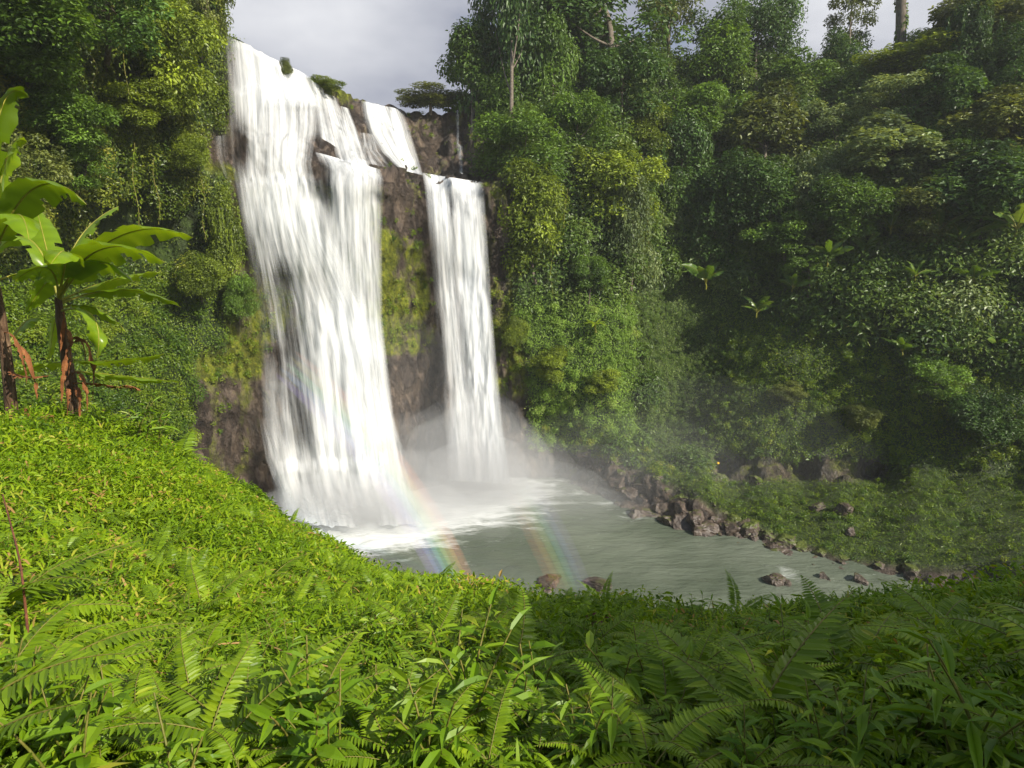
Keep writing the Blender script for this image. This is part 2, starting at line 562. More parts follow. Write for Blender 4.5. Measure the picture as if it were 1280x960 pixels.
def fall_mat(name):
    """Long falling water: soft white threads, thinner where the mesh says so."""
    m, t = new_mat(name)
    out = N(t, 'ShaderNodeOutputMaterial')
    uv = N(t, 'ShaderNodeUVMap', uv_map='flow')
    cov = N(t, 'ShaderNodeAttribute', attribute_name='cover')

    def nz(sx, sy, det, rough, off=(0, 0, 0), dist=0.0):
        mp = N(t, 'ShaderNodeMapping')
        mp.inputs['Scale'].default_value = (sx, sy, 1)
        mp.inputs['Location'].default_value = off
        t.links.new(uv.outputs[0], mp.inputs['Vector'])
        n = N(t, 'ShaderNodeTexNoise', Scale=1.0, Detail=det, Roughness=rough, Distortion=dist)
        t.links.new(mp.outputs[0], n.inputs['Vector'])
        return n.outputs['Fac']
    a = nz(2.4, 0.075, 6, 0.60, dist=0.12)     # threads
    b = nz(0.42, 0.07, 4, 0.55, (7, 3, 1), dist=.4)    # broad curtains
    c = nz(7.0, 0.22, 4, 0.6, (1, 9, 4))
    def mul(x, k):
        n = N(t, 'ShaderNodeMath', operation='MULTIPLY')
        t.links.new(x, n.inputs[0])
        n.inputs[1].default_value = k
        return n.outputs[0]
    def add(x, y):
        n = N(t, 'ShaderNodeMath', operation='ADD')
        t.links.new(x, n.inputs[0])
        t.links.new(y, n.inputs[1])
        return n.outputs[0]
    s = add(add(mul(a, 0.62), mul(b, 0.95)), mul(c, 0.36))      # mean about 1.0
    s = add(s, cov.outputs['Fac'])
    al = N(t, 'ShaderNodeMapRange', interpolation_type='SMOOTHSTEP')
    al.inputs['From Min'].default_value = 0.95
    al.inputs['From Max'].default_value = 1.80
    t.links.new(s, al.inputs['Value'])
    edge = N(t, 'ShaderNodeAttribute', attribute_name='edge')
    mu = N(t, 'ShaderNodeMath', operation='MULTIPLY', use_clamp=True)
    t.links.new(al.outputs[0], mu.inputs[0])
    t.links.new(edge.outputs['Fac'], mu.inputs[1])
    colr = ramp(t, [(0.36, (.58, .61, .64)), (0.5, (.74, .76, .77)), (0.63, (.86, .86, .86))])
    t.links.new(a, colr.inputs['Fac'])
    df = N(t, 'ShaderNodeBsdfDiffuse')
    t.links.new(colr.outputs['Color'], df.inputs['Color'])
    bp = N(t, 'ShaderNodeBump', Strength=0.3, Distance=0.5)
    t.links.new(s, bp.inputs['Height'])
    t.links.new(bp.outputs[0], df.inputs['Normal'])
    tl = N(t, 'ShaderNodeBsdfTranslucent')
    tl.inputs['Color'].default_value = (.66, .68, .70, 1)
    ms = N(t, 'ShaderNodeMixShader')
    ms.inputs['Fac'].default_value = 0.25
    t.links.new(df.outputs[0], ms.inputs[1])
    t.links.new(tl.outputs[0], ms.inputs[2])
    tp = N(t, 'ShaderNodeBsdfTransparent')
    mm = N(t, 'ShaderNodeMixShader')
    t.links.new(mu.outputs[0], mm.inputs['Fac'])
    t.links.new(tp.outputs[0], mm.inputs[1])
    t.links.new(ms.outputs[0], mm.inputs[2])
    t.links.new(mm.outputs[0], out.inputs['Surface'])
    return m


M['fall'] = fall_mat('falling white water')

# ------------------------------------------------------------------ the basin: cliffs, banks and forest slope as one ground sheet
# (pixel column, pixel row, metres ahead)
CTRL = [
    # left cliff
    (-420, 700, 22), (-420, 450, 25), (-420, 200, 28), (-420, -150, 33),
    (-150, 680, 26), (-150, 450, 30), (-150, 200, 33), (-150, -150, 40),
    (0, 640, 30), (0, 500, 33), (0, 400, 36), (0, 300, 38), (0, 200, 37), (0, 100, 38.5), (0, 0, 40), (0, -150, 45),
    (90, 620, 34), (90, 500, 37), (90, 400, 41), (90, 300, 44), (90, 230, 41), (90, 100, 42), (90, 0, 44), (90, -150, 48),
    (150, 620, 38), (150, 500, 41), (150, 420, 44), (150, 350, 47.5), (150, 290, 49), (150, 235, 44.5), (150, 100, 45.5), (150, 0, 47), (150, -150, 51),
    (215, 620, 43), (215, 500, 46), (215, 420, 48), (215, 340, 50.5), (215, 280, 51.5), (215, 225, 48.8), (215, 100, 49), (215, 0, 50.5), (215, -150, 54),
    (255, 640, 46), (255, 560, 48), (255, 450, 49.5), (255, 350, 50.2), (255, 240, 51), (255, 190, 51.6), (255, 100, 50.5), (255, 0, 52), (255, -100, 55),
    # behind the main fall
    (283, 45, 55.5), (345, 80, 62), (385, 98, 66), (420, 112, 70), (450, 126, 75), (480, 130, 78), (505, 138, 80),
    (283, 150, 54.3), (340, 150, 57.5), (380, 150, 61), (410, 150, 64), (440, 150, 67), (470, 150, 73), (500, 150, 76.5), (520, 150, 78),
    (285, 195, 53.8), (340, 185, 56), (375, 185, 58), (400, 185, 60), (430, 185, 62), (460, 188, 65), (490, 190, 70), (515, 190, 74),
    (388, 196, 56.3), (400, 198, 56.3), (440, 202, 57), (470, 208, 57.8), (500, 214, 59.5), (527, 219, 62), (565, 226, 62.3), (605, 234, 62.6),
    (480, 200, 66), (515, 210, 71), (545, 214, 73), (600, 222, 72),
    (300, 250, 53.5), (350, 250, 54.8), (400, 250, 56), (470, 250, 57), (520, 250, 60.5), (560, 250, 63), (605, 250, 63.3),
    (312, 350, 53.2), (350, 350, 54.6), (400, 350, 55.4), (470, 350, 56.8), (500, 350, 58.5), (525, 350, 61), (580, 350, 63.4), (618, 350, 62.8),
    (320, 450, 52.6), (350, 450, 54), (400, 450, 54.6), (470, 450, 56.3), (500, 450, 58), (525, 450, 60.8), (580, 450, 63), (625, 450, 62.4),
    (300, 500, 51), (330, 540, 52.3), (400, 550, 54), (480, 550, 56), (525, 550, 60), (590, 550, 62.5), (640, 550, 62.2),
    (340, 620, 53), (400, 620, 54.2), (480, 620, 55.8), (540, 610, 58.8), (600, 602, 60.9),
    (300, 660, 50.5), (350, 660, 51.8), (480, 660, 52), (600, 660, 52.5),
    # right of the plunge: buttress
    (640, 230, 64), (625, 300, 63.5), (660, 320, 63.8), (700, 330, 64.3), (760, 340, 64.8), (620, 180, 70), (680, 240, 67), (760, 230, 69),
    (660, 400, 63.2), (720, 390, 63.5), (780, 400, 62.8), (790, 450, 62.2), (650, 500, 62), (700, 500, 61.5), (770, 500, 60.8), (785, 540, 61.2),
    (540, 165, 78), (600, 150, 77), (680, 130, 75), (760, 130, 78), (600, 60, 84), (700, 60, 84), (800, 60, 88), (800, 160, 78), (800, 250, 71.5),
    # dark hollow
    (800, 500, 64), (800, 540, 64), (850, 560, 62.5), (850, 500, 67), (850, 430, 70), (805, 430, 66), (800, 350, 68), (850, 330, 72), (900, 400, 69), (900, 330, 71),
    (920, 450, 66), (880, 240, 77), (850, 150, 84), (880, 60, 94),
    # right slope
    (950, 450, 64), (940, 515, 60.5), (950, 350, 69), (1000, 450, 61.5), (1000, 350, 66), (1000, 250, 72), (1000, 150, 81), (1000, 70, 93),
    (900, 540, 61), (900, 566, 60.5), (900, 584, 62.5), (1000, 540, 58.5), (1000, 568, 57.6), (1000, 588, 59.2), (1090, 560, 56), (1095, 588, 57), (1110, 605, 54.5),
    (1100, 500, 58), (1100, 400, 61.5), (1100, 300, 66), (1100, 200, 73), (1100, 100, 84), (1100, 60, 94),
    (1190, 605, 52), (1190, 500, 55.5), (1190, 400, 59), (1190, 300, 63.5), (1190, 200, 70), (1190, 100, 80), (1190, 30, 90),
    (1280, 605, 50), (1280, 500, 53.5), (1280, 400, 57), (1280, 300, 61.5), (1280, 200, 67.5), (1280, 100, 76), (1280, 0, 85), (1280, -80, 93),
    (1450, 700, 40), (1450, 500, 51), (1450, 300, 58), (1450, 100, 70), (1450, -100, 86), (1680, 700, 38), (1680, 400, 50), (1680, 100, 62), (1680, -150, 74),
    # far bank and shelf
    (640, 577, 60.8), (640, 600, 61), (640, 556, 61.6), (700, 598, 61.3), (700, 580, 61.5), (700, 562, 62), (700, 540, 62.8),
    (760, 632, 55.2), (760, 602, 56.6), (760, 572, 58), (760, 560, 60.5), (820, 652, 51.8), (820, 618, 53), (820, 592, 54.5), (820, 577, 58.5),
    (880, 672, 48.9), (880, 642, 50), (880, 612, 51.6), (880, 592, 55), (960, 692, 46.2), (960, 667, 47.5), (960, 640, 49.8), (960, 603, 54.4),
    (1050, 716, 43.1), (1050, 692, 44.5), (1050, 650, 47.8), (1050, 612, 52), (1150, 724, 41.2), (1150, 690, 43.5), (1150, 650, 46.3), (1150, 616, 50.5),
    (1280, 720, 38), (1280, 650, 44.5),
    # pool floor, a little under the water
    (700, 640, 56), (760, 670, 50.5), (820, 690, 48), (880, 712, 45.2), (640, 700, 47.2), (560, 700, 47.5), (960, 732, 42.6), (1050, 755, 40.2), (1150, 765, 38.5), (1280, 770, 36.5),
    (700, 770, 40), (450, 700, 47.6), (330, 700, 48), (880, 770, 40),
]
CTRL = np.array(CTRL, float)
depth_fn = RBF(CTRL[:, :2], CTRL[:, 2], 100.0)


def depth_at(px, py):
    px, py = np.broadcast_arrays(np.asarray(px, float), np.asarray(py, float))
    return depth_fn(np.stack([px.ravel(), py.ravel()], -1)).reshape(px.shape)


TOPX = [-420, 240, 268, 281, 300, 345, 385, 420, 450, 480, 505, 525, 560, 610, 700, 800, 900, 1000, 1100, 1180, 1250, 1300, 1340, 1420, 1680]
TOPY = [-170, -150, -60, 42, 50, 79, 97, 112, 125, 131, 138, 140, 140, 100, 95, 80, 75, 85, 75, 40, -10, -10, 240, 540, 620]
NU, NV = 520, 250
pxs = np.linspace(-420, 1680, NU)
# finer columns where the falls are
pxs = np.sort(np.concatenate([np.linspace(-420, 240, 110), np.linspace(243, 660, 200), np.linspace(663, 1320, 230), np.linspace(1330, 1680, 40)]))
NU = len(pxs)
top = np.interp(pxs, TOPX, TOPY)
tt = np.linspace(0, 1, NV)
GX = np.repeat(pxs[None], NV, 0)
GY = top[None] + (790 - top[None]) * tt[:, None]
GD = depth_at(GX, GY)
G0 = P(GX, GY, GD)


def box_w(px, py, x0, y0, x1, y1, s=18):
    """1 inside a pixel box, falling off softly around it."""
    fx = np.clip(np.minimum(px - x0, x1 - px) / s + .5, 0, 1)
    fy = np.clip(np.minimum(py - y0, y1 - py) / s + .5, 0, 1)
    return fx * fy


def zone_maps(px, py, z):
    """How much bare rock, moss and planting the sheet carries at a place."""
    rock = np.zeros_like(px)
    for b in [(283, 60, 640, 640), (245, 440, 345, 660), (375, 85, 545, 235), (600, 225, 650, 345), (255, 165, 300, 215), (430, 430, 660, 640), (360, 85, 520, 150)]:
        rock = np.maximum(rock, box_w(px, py, *b))
    bankline = np.interp(px, [620, 700, 760, 820, 880, 960, 1050, 1150], [548, 556, 566, 590, 622, 662, 692, 706])
    bank = np.clip((py - bankline) / 12, 0, 1) * np.clip((px - 610) / 20, 0, 1)
    rock = np.maximum(rock, bank)
    rock = np.maximum(rock, 0.9 * box_w(px, py, 890, 572, 1110, 600, 10))
    moss = np.full_like(px, 0.30)
    for b, v in [((476, 200, 540, 300), .40), ((476, 300, 540, 450), .54), ((262, 470, 325, 600), .42), ((235, 380, 330, 470), .75), ((610, 330, 660, 500), .55), ((560, 560, 660, 640), .05),
                 ((420, 450, 540, 640), .12), ((235, 200, 305, 320), .6), ((380, 88, 470, 130), .58), ((600, 225, 640, 345), .42), ((290, 230, 480, 430), .5), ((470, 290, 500, 440), .60),
                 ((500, 120, 620, 225), .36), ((700, 545, 800, 600), .4), ((880, 570, 1110, 605), .45)]:
        w = box_w(px, py, *b)
        moss = moss * (1 - w) + v * w
    veg = 1 - rock
    return rock, moss, veg


ROCK, MOSS, VEG = zone_maps(GX, GY, G0[..., 2])
nrm = np.cross(np.gradient(G0, axis=1), np.gradient(G0, axis=0))
nrm = unit(nrm)
toE = unit(EYE - G0)
nrm *= np.sign(np.sum(nrm * toE, -1, keepdims=True) + 1e-9)
flat = G0.reshape(-1, 3)
q = flat * np.array([1, 1, 0.7])
lump = fbm(q * 0.16, 3) * 1.6
crag = (np.abs(fbm(q * np.array([.38, .38, .22]) + 9, 5)) * 2.2 - 0.7)
crag += 0.5 * (np.round(fbm(q * np.array([.3, .3, .5]) + 40, 2) * 5) / 5)
fine = fbm(q * 0.9 + 3, 4) * 0.35
keep = np.ones_like(GX)
keep *= 1 - 0.75 * box_w(GX, GY, 275, 30, 520, 110, 25)          # the lips of the falls keep their line
soft = 1 - .7 * np.maximum.reduce([box_w(GX, GY, 625, 375, 795, 560, 40), box_w(GX, GY, 785, 345, 970, 600, 40), np.clip((GY - 586) / 12, 0, 1), .85 * box_w(GX, GY, 890, 375, 1130, 575, 40)]).ravel()
amp = (ROCK.ravel() * (crag * 0.85 + fine) + (1 - ROCK.ravel()) * soft * (lump * 0.9 + fine))
zw = np.clip((flat[:, 2] + 0.5) / 1.5, 0.25, 1)
Gp = flat + (nrm.reshape(-1, 3) * (amp * keep.ravel() * zw)[:, None])
G = Gp.reshape(NV, NU, 3)
# plateau behind the rims
back = []
for k in range(9, 0, -1):
    outw = G[0] - EYE
    outw[:, 2] = 0
    outw = unit(outw)
    r = G[0] + outw * (k ** 1.6 * 1.4)
    r[:, 2] += np.where(pxs > 560, k * .1, np.where(pxs < 240, k * 1.0, -0.25 * k))
    r[:, 2] += fbm(r * 0.1, 2) * 1.2
    back.append(r)
nb = len(back)
SHEET = np.concatenate([np.array(back), G], 0)
NR = SHEET.shape[0]
ii = np.arange(NR - 1)[:, None] * NU
jj = np.arange(NU - 1)[None]
FS = np.stack([ii + jj, ii + NU + jj, ii + NU + jj + 1, ii + jj + 1], -1).reshape(-1, 4)
padz = np.zeros((nb, NU))
sheet_me = mesh_np('cliff', SHEET.reshape(-1, 3), FS, attrs={
    'moss': np.concatenate([padz + .3, MOSS]).ravel(), 'veg': np.concatenate([padz + .6, VEG]).ravel(), 'rock': np.concatenate([padz, ROCK]).ravel()})
cliff = tag(link('cliff', sheet_me, M['cliff']), kind='structure')


def sheet_at(px, py):
    """A point of the finished sheet and its outward normal at a pixel."""
    px, py = np.atleast_1d(np.asarray(px, float)), np.atleast_1d(np.asarray(py, float))
    j = np.clip(np.interp(px, pxs, np.arange(NU)), 0, NU - 1.001)
    tp = np.interp(px, TOPX, TOPY)
    i = np.clip((py - tp) / (790 - tp) * (NV - 1), 0, NV - 1.001)
    i0, j0 = i.astype(int), j.astype(int)
    fi, fj = (i - i0)[:, None], (j - j0)[:, None]
    def bl(A):
        return (A[i0, j0] * (1 - fi) + A[i0 + 1, j0] * fi) * (1 - fj) + (A[i0, j0 + 1] * (1 - fi) + A[i0 + 1, j0 + 1] * fi) * fj
    return bl(G), unit(bl(nrm))


# ------------------------------------------------------------------ the pool
def pool_material():
    m, t = new_mat('green grey plunge pool')
    out = N(t, 'ShaderNodeOutputMaterial')
    tc = N(t, 'ShaderNodeTexCoord')
    foam = N(t, 'ShaderNodeAttribute', attribute_name='foam')
    mp = N(t, 'ShaderNodeMapping')
    mp.inputs['Scale'].default_value = (.35, 1.0, 1)
    mp.inputs['Rotation'].default_value = (0, 0, rad(-18))
    t.links.new(tc.outputs['Object'], mp.inputs['Vector'])
    n1 = N(t, 'ShaderNodeTexNoise', Scale=0.9, Detail=7, Roughness=0.68, Distortion=0.4)
    t.links.new(mp.outputs[0], n1.inputs['Vector'])
    ad = N(t, 'ShaderNodeMath', operation='ADD')
    t.links.new(n1.outputs['Fac'], ad.inputs[0])
    t.links.new(foam.outputs['Fac'], ad.inputs[1])
    mr = N(t, 'ShaderNodeMapRange', interpolation_type='SMOOTHSTEP')
    mr.inputs['From Min'].default_value = 0.72
    mr.inputs['From Max'].default_value = 1.02
    t.links.new(ad.outputs[0], mr.inputs['Value'])
    n3 = N(t, 'ShaderNodeTexNoise', Scale=0.12, Detail=4)
    t.links.new(tc.outputs['Object'], n3.inputs['Vector'])
    wcol = ramp(t, [(0.35, (.072, .090, .062)), (0.65, (.135, .155, .118))])
    t.links.new(n3.outputs['Fac'], wcol.inputs['Fac'])
    mx = N(t, 'ShaderNodeMixRGB')
    mx.inputs['Color2'].default_value = (.64, .66, .65, 1)
    t.links.new(mr.outputs[0], mx.inputs['Fac'])
    t.links.new(wcol.outputs['Color'], mx.inputs['Color1'])
    n2 = N(t, 'ShaderNodeTexNoise', Scale=1.4, Detail=6, Roughness=0.6)
    t.links.new(mp.outputs[0], n2.inputs['Vector'])
    b = N(t, 'ShaderNodeBump', Strength=0.85, Distance=0.3)
    t.links.new(n2.outputs['Fac'], b.inputs['Height'])
    pb = N(t, 'ShaderNodeBsdfPrincipled', Roughness=0.28)
    pb.inputs['IOR'].default_value = 1.33
    rr = N(t, 'ShaderNodeMapRange')
    rr.inputs['To Min'].default_value = 0.25
    rr.inputs['To Max'].default_value = 0.8
    t.links.new(mr.outputs[0], rr.inputs['Value'])
    t.links.new(rr.outputs[0], pb.inputs['Roughness'])
    t.links.new(mx.outputs['Color'], pb.inputs['Base Color'])
    t.links.new(b.outputs[0], pb.inputs['Normal'])
    t.links.new(pb.outputs[0], out.inputs['Surface'])
    return m


gx, gy = np.meshgrid(np.linspace(-32, 42, 150), np.linspace(12, 68, 140))
base_main = P(420, 645, 52.0)
base_right = P(600, 610, 57.5)
def dist(c):
    return np.hypot(gx - c[0], gy - c[1])
foamv = 0.03 + 0.58 * np.exp(-(np.abs(dist(base_right)) / 5.5) ** 2) + 0.5 * np.exp(-(dist(base_main) / 7.0) ** 2) + 0.45 * np.exp(-(dist(P(490, 645, 51.0)) / 5.0) ** 2) + .3 * np.exp(-(dist(P(400, 660, 49.5)) / 5.0) ** 2) + 0.20 * np.exp(-(dist(base_right) / 11.0) ** 2)
bank_pts = P(np.array([700, 730, 760, 790, 900, 985, 1060]), np.array([600, 616, 632, 645, 680, 720, 722]), np.array([60.5, 57, 54.4, 52, 46.5, 42.2, 42]))
for p, s in zip(bank_pts, [.30, .34, .30, .26, .1, .24, .28]):
    foamv = np.maximum(foamv, s * np.exp(-(dist(p) / 2.0) ** 2))
pz = fbm(np.stack([gx.ravel() * .5, gy.ravel() * .9, gx.ravel() * 0], -1), 3) * 0.13 * (1 + 3 * foamv.ravel())
pv = np.stack([gx.ravel(), gy.ravel(), pz], -1)
ii = np.arange(139)[:, None] * 150
jj = np.arange(149)[None]
pf = np.stack([ii + jj, ii + jj + 1, ii + 151 + jj, ii + 150 + jj], -1).reshape(-1, 4)
tag(link('pool_water', mesh_np('pool_water', pv, pf, attrs={'foam': foamv.ravel()}), pool_material()), kind='structure')


# ------------------------------------------------------------------ waterfalls
def poly_at(poly, t):
    poly = np.asarray(poly, float)
    s = np.linspace(0, 1, len(poly))
    if poly.shape[1] == 3:
        s = poly[:, 2]
    return np.stack([np.interp(t, s, poly[:, 0]), np.interp(t, s, poly[:, 1])], -1)


def fall_sheet(left, right, nu, nv, off, cover, seed, rough=0.35, edge_soft=0.16, base_d=None, lip_soft=0.0, foot=0.0, ledges=()):
    """One curtain: follows the rock under it, thrown forward by off(t); cover(u, v, px, py) thickens or thins it."""
    v = np.linspace(0, 1, nv)
    u = np.linspace(0, 1, nu)
    Lp, Rp = poly_at(left, v), poly_at(right, v)
    X = Lp[:, None, 0] + (Rp - Lp)[:, None, 0] * u[None]
    Y = Lp[:, None, 1] + (Rp - Lp)[:, None, 1] * u[None]
    D = depth_at(X, Y)
    # water smooths the ledges it runs over
    for _ in range(6):
        D[1:-1] = np.minimum(D[1:-1], (D[:-2] + D[2:]) / 2) * .5 + D[1:-1] * .5
    D = D - off(v)[:, None]
    if base_d is not None:
        w = np.clip((v - base_d[0]) / (1 - base_d[0]), 0, 1)[:, None] ** 1.5
        D = D * (1 - w) + base_d[1] * w
    W = P(X, Y, D)
    qn = W.reshape(-1, 3) * np.array([.55, .55, .10]) + seed * 7.7
    disp = fbm(qn, 4).reshape(nv, nu) * rough * 2 + fbm(W.reshape(-1, 3) * np.array([1.6, 1.6, .14]) + seed, 2).reshape(nv, nu) * rough * .7
    for k, (v0, am) in enumerate(ledges):            # rock steps the water spills over
        jit = .035 * pn(np.stack([u * 5 + k * 3.1, u * 0 + k, u * 0], -1)) + .012 * pn(np.stack([u * 17 + k, u * 0 + k, u * 0 + 2], -1))
        q_ = np.clip((v[:, None] - v0 - jit[None]) / .018, 0, 1)
        disp = disp + am * q_ * q_ * (3 - 2 * q_) * np.clip(1 - (v[:, None] - v0) / .22, .25, 1)
    W = W + toward(W) * disp[..., None]
    hor = np.concatenate([[0], np.cumsum(np.linalg.norm(np.diff(W[nv // 2], axis=0), axis=1))])
    ver = np.concatenate([[0], np.cumsum(np.linalg.norm(np.diff(W[:, nu // 2], axis=0), axis=1))])
    UV = np.stack([np.repeat(hor[None], nv, 0) + seed * 13.1, np.repeat(ver[:, None], nu, 1) + seed * 5.3], -1).reshape(-1, 2)
    e = np.minimum(u, 1 - u)[None] / edge_soft
    jag = 0.75 * pn(np.stack([UV[:, 0] * 1.1, UV[:, 1] * .13, UV[:, 0] * 0 + seed], -1)).reshape(nv, nu)
    edge = np.clip(e * (1 + jag) , 0, 1)
    if lip_soft:
        edge = edge * np.clip(v / lip_soft, 0, 1)[:, None]
    if foot:
        edge = edge * np.clip((1 - v) / foot, 0, 1)[:, None]
    C = cover(u[None] + 0 * v[:, None], v[:, None] + 0 * u[None], X, Y)
    i = np.arange(nv - 1)[:, None] * nu
    j = np.arange(nu - 1)[None]
    F = np.stack([i + j, i + nu + j, i + nu + j + 1, i + j + 1], -1).reshape(-1, 4)
    return W.reshape(-1, 3), F, UV, C.ravel(), edge.ravel()


def toward(W):
    d = EYE - W
    d[..., 2] = 0
    return unit(d)


def make_fall(name, sheets, parent=None):
    V, F, U, C, Eg, n = [], [], [], [], [], 0
    for s in sheets:
        V.append(s[0]); F.append(s[1] + n); U.append(s[2]); C.append(s[3]); Eg.append(s[4])
        n += len(s[0])
    me = mesh_np(name, np.concatenate(V), np.concatenate(F), uv=np.concatenate(U), attrs={'cover': np.concatenate(C), 'edge': np.concatenate(Eg)})
    return link(name, me, M['fall'], parent)


def bx(X, Y, x0, y0, x1, y1, s=14):
    return box_w(X, Y, x0, y0, x1, y1, s)


A_left = [(281, 42, 0), (284, 100, .10), (286, 150, .18), (290, 210, .28), (303, 290, .41), (316, 380, .56), (324, 450, .68), (328, 520, .79), (338, 590, .91), (352, 648, 1)]
A_right = [(389, 97, 0), (408, 135, .10), (408, 165, .18), (400, 205, .28), (418, 290, .41), (462, 380, .56), (478, 450, .68), (490, 520, .79), (502, 590, .91), (520, 658, 1)]


def cov_main(u, v, X, Y):
    c = 0.50 + 0 * u
    c += 0.28 * bx(X, Y, 330, 45, 400, 130) - 0.05
    c -= 0.40 * np.exp(-((X - 302) / 10) ** 2 - ((Y - 184) / 34) ** 2)        # dark rock showing on the left shoulder
    c -= 0.26 * bx(X, Y, 300, 290, 375, 460, 40)        # thin veil over moss
    c -= 0.14 * bx(X, Y, 350, 470, 400, 560, 30)
    c += 0.30 * bx(X, Y, 330, 230, 400, 330, 30)
    c += 0.35 * bx(X, Y, 395, 380, 470, 660, 40)
    c += 0.25 * np.clip((v - .82) / .15, 0, 1)
    c -= 0.55 * np.exp(-((X - 395) / 9) ** 2 - ((Y - 205) / 38) ** 2)
    return c


main_fall = thing('waterfall', P(420, 640, 53), 'broad white main waterfall pouring over several rock steps into the pool', 'waterfall')
S1 = fall_sheet(A_left, A_right, 90, 240, lambda v: 0.9 + 0.9 * v, cov_main, 1, ledges=[(.10, .7), (.20, .8), (.30, .6), (.88, .7)], foot=.12)
S2 = fall_sheet(A_left, A_right, 80, 200, lambda v: 1.7 + 1.3 * v, lambda u, v, X, Y: cov_main(u, v, X, Y) - 0.22, 2, edge_soft=.14, ledges=[(.10, .7), (.20, .8), (.30, .6), (.88, .7)], foot=.12)
make_fall('main_curtain', [S1, S2], main_fall)
B_left = [(393, 190, 0), (400, 205, .05), (402, 300, .3), (415, 400, .55), (430, 520, .8), (445, 655, 1)]
B_right = [(476, 212, 0), (480, 225, .05), (478, 300, .3), (479, 400, .55), (493, 520, .8), (512, 655, 1)]


def cov_ledge(u, v, X, Y):
    c = 0.62 + 0 * u - 0.62 * np.exp(-((X - 402) / 11) ** 2 - ((Y - 225) / 48) ** 2) - .12 * bx(X, Y, 458, 225, 484, 400, 12) + .2 * np.clip((v - .6) / .3, 0, 1) + .3 * np.clip((.06 - v) / .06, 0, 1)
    c -= .05 * bx(X, Y, 400, 290, 480, 420, 30)
    return c


make_fall('ledge_curtain', [fall_sheet(B_left, B_right, 60, 200, lambda v: 0.7 + 1.8 * v, cov_ledge, 3, foot=.12),
                            fall_sheet(B_left, B_right, 60, 160, lambda v: 1.3 + 2.2 * v, lambda u, v, X, Y: cov_ledge(u, v, X, Y) - .3, 4, edge_soft=.15, foot=.12)], main_fall)
st = []
for k, (l, r) in enumerate([([(402, 116), (410, 150), (420, 200)], [(420, 120), (434, 152), (454, 206)]),
                            ([(425, 132), (431, 160), (440, 202)], [(436, 136), (448, 166), (464, 210)]),
                            ([(388, 100), (394, 130), (400, 172)], [(406, 112), (414, 150), (424, 186)])]):
    st.append(fall_sheet(l, r, 20, 60, lambda v: 0.8 + .4 * v, lambda u, v, X, Y: 0.50 + 0 * u, 5 + k, edge_soft=.2))
make_fall('thin_rivulets', st, main_fall)
# foaming foot on the rocks
ft = []
for k, (l, r) in enumerate([([(322, 520), (332, 575), (345, 612), (352, 650)], [(345, 520), (372, 575), (400, 612), (420, 656)]),
                            ([(372, 588), (378, 615), (384, 655)], [(420, 585), (438, 615), (452, 660)]),
                            ([(452, 500), (462, 570), (470, 656)], [(486, 500), (508, 570), (530, 656)])]):
    ft.append(fall_sheet(l, r, 40, 90, lambda v: 2.3 + 1.0 * v, lambda u, v, X, Y: 0.40 + .25 * v, 11 + k, rough=.5, edge_soft=.25, lip_soft=.3))
make_fall('foaming_foot', ft, main_fall)
tag(make_fall('waterfall', [fall_sheet([(264, 172), (268, 195), (280, 222)], [(284, 168), (286, 195), (292, 228)], 22, 50, lambda v: .6 + .2 * v, lambda u, v, X, Y: .12 + 0 * u, 17, edge_soft=.3)]),
    'small white trickle over dark rock at the shoulder of the main fall', 'waterfall')
D_left = [(450, 125, 0), (452, 145, .2), (458, 165, .45), (474, 190, .75), (498, 212, 1)]
D_right = [(503, 138, 0), (511, 155, .2), (517, 175, .45), (523, 195, .75), (529, 219, 1)]
tag(make_fall('waterfall', [fall_sheet(D_left, D_right, 50, 90, lambda v: 0.9 + .6 * v, lambda u, v, X, Y: .62 + 0 * u - .4 * np.clip((.25 - u) / .25, 0, 1), 21),
                            fall_sheet([(447, 165), (448, 185), (452, 203)], [(470, 168), (478, 190), (498, 212)], 30, 50, lambda v: .9 + .3 * v, lambda u, v, X, Y: .22 + 0 * u, 22, edge_soft=.25)]),
    'upper white cascade sliding down to the rock ledge above the plunge', 'waterfall')
E_left = [(527, 216, 0), (530, 232, .05), (536, 300, .22), (543, 380, .42), (549, 450, .6), (555, 520, .78), (560, 600, 1)]
E_right = [(604, 228, 0), (606, 240, .05), (610, 300, .22), (615, 380, .42), (621, 450, .6), (628, 520, .78), (640, 606, 1)]


def cov_plunge(u, v, X, Y):
    c = .50 + 0 * u + .45 * np.clip(1 - v / .07, 0, 1) + .32 * np.clip((u - .45) / .2, 0, 1) * np.clip(v / .3, 0, 1) + .3 * np.clip((v - .7) / .2, 0, 1)
    c -= .15 * np.clip((.32 - u) / .25, 0, 1) * np.clip((v - .15) / .1, 0, 1) * np.clip((.85 - v) / .1, 0, 1)
    c -= .10 * np.exp(-((u - .42) / .1) ** 2) * np.clip((v - .04) / .05, 0, 1) * np.clip((.7 - v) / .2, 0, 1)
    return c


tag(make_fall('waterfall', [fall_sheet(E_left, E_right, 70, 200, lambda v: .5 + 2.6 * np.sqrt(v), cov_plunge, 31, base_d=(.2, 57.6), rough=.25),
                            fall_sheet(E_left, E_right, 70, 160, lambda v: .9 + 3.0 * np.sqrt(v), lambda u, v, X, Y: cov_plunge(u, v, X, Y) - .2, 32, base_d=(.2, 57.0), rough=.3, edge_soft=.15)]),
    'narrow tall waterfall plunging free from the flat ledge into spray', 'waterfall')
tag(make_fall('waterfall', [fall_sheet([(570, 138), (570.5, 180), (570, 183), (574, 215)], [(574, 138), (574, 180), (579, 183), (579, 218)], 8, 60, lambda v: 1.2 + 0 * v, lambda u, v, X, Y: .35 + 0 * u, 41, edge_soft=.4)]),
    'thread of water falling down the dark recess under the trees', 'waterfall')

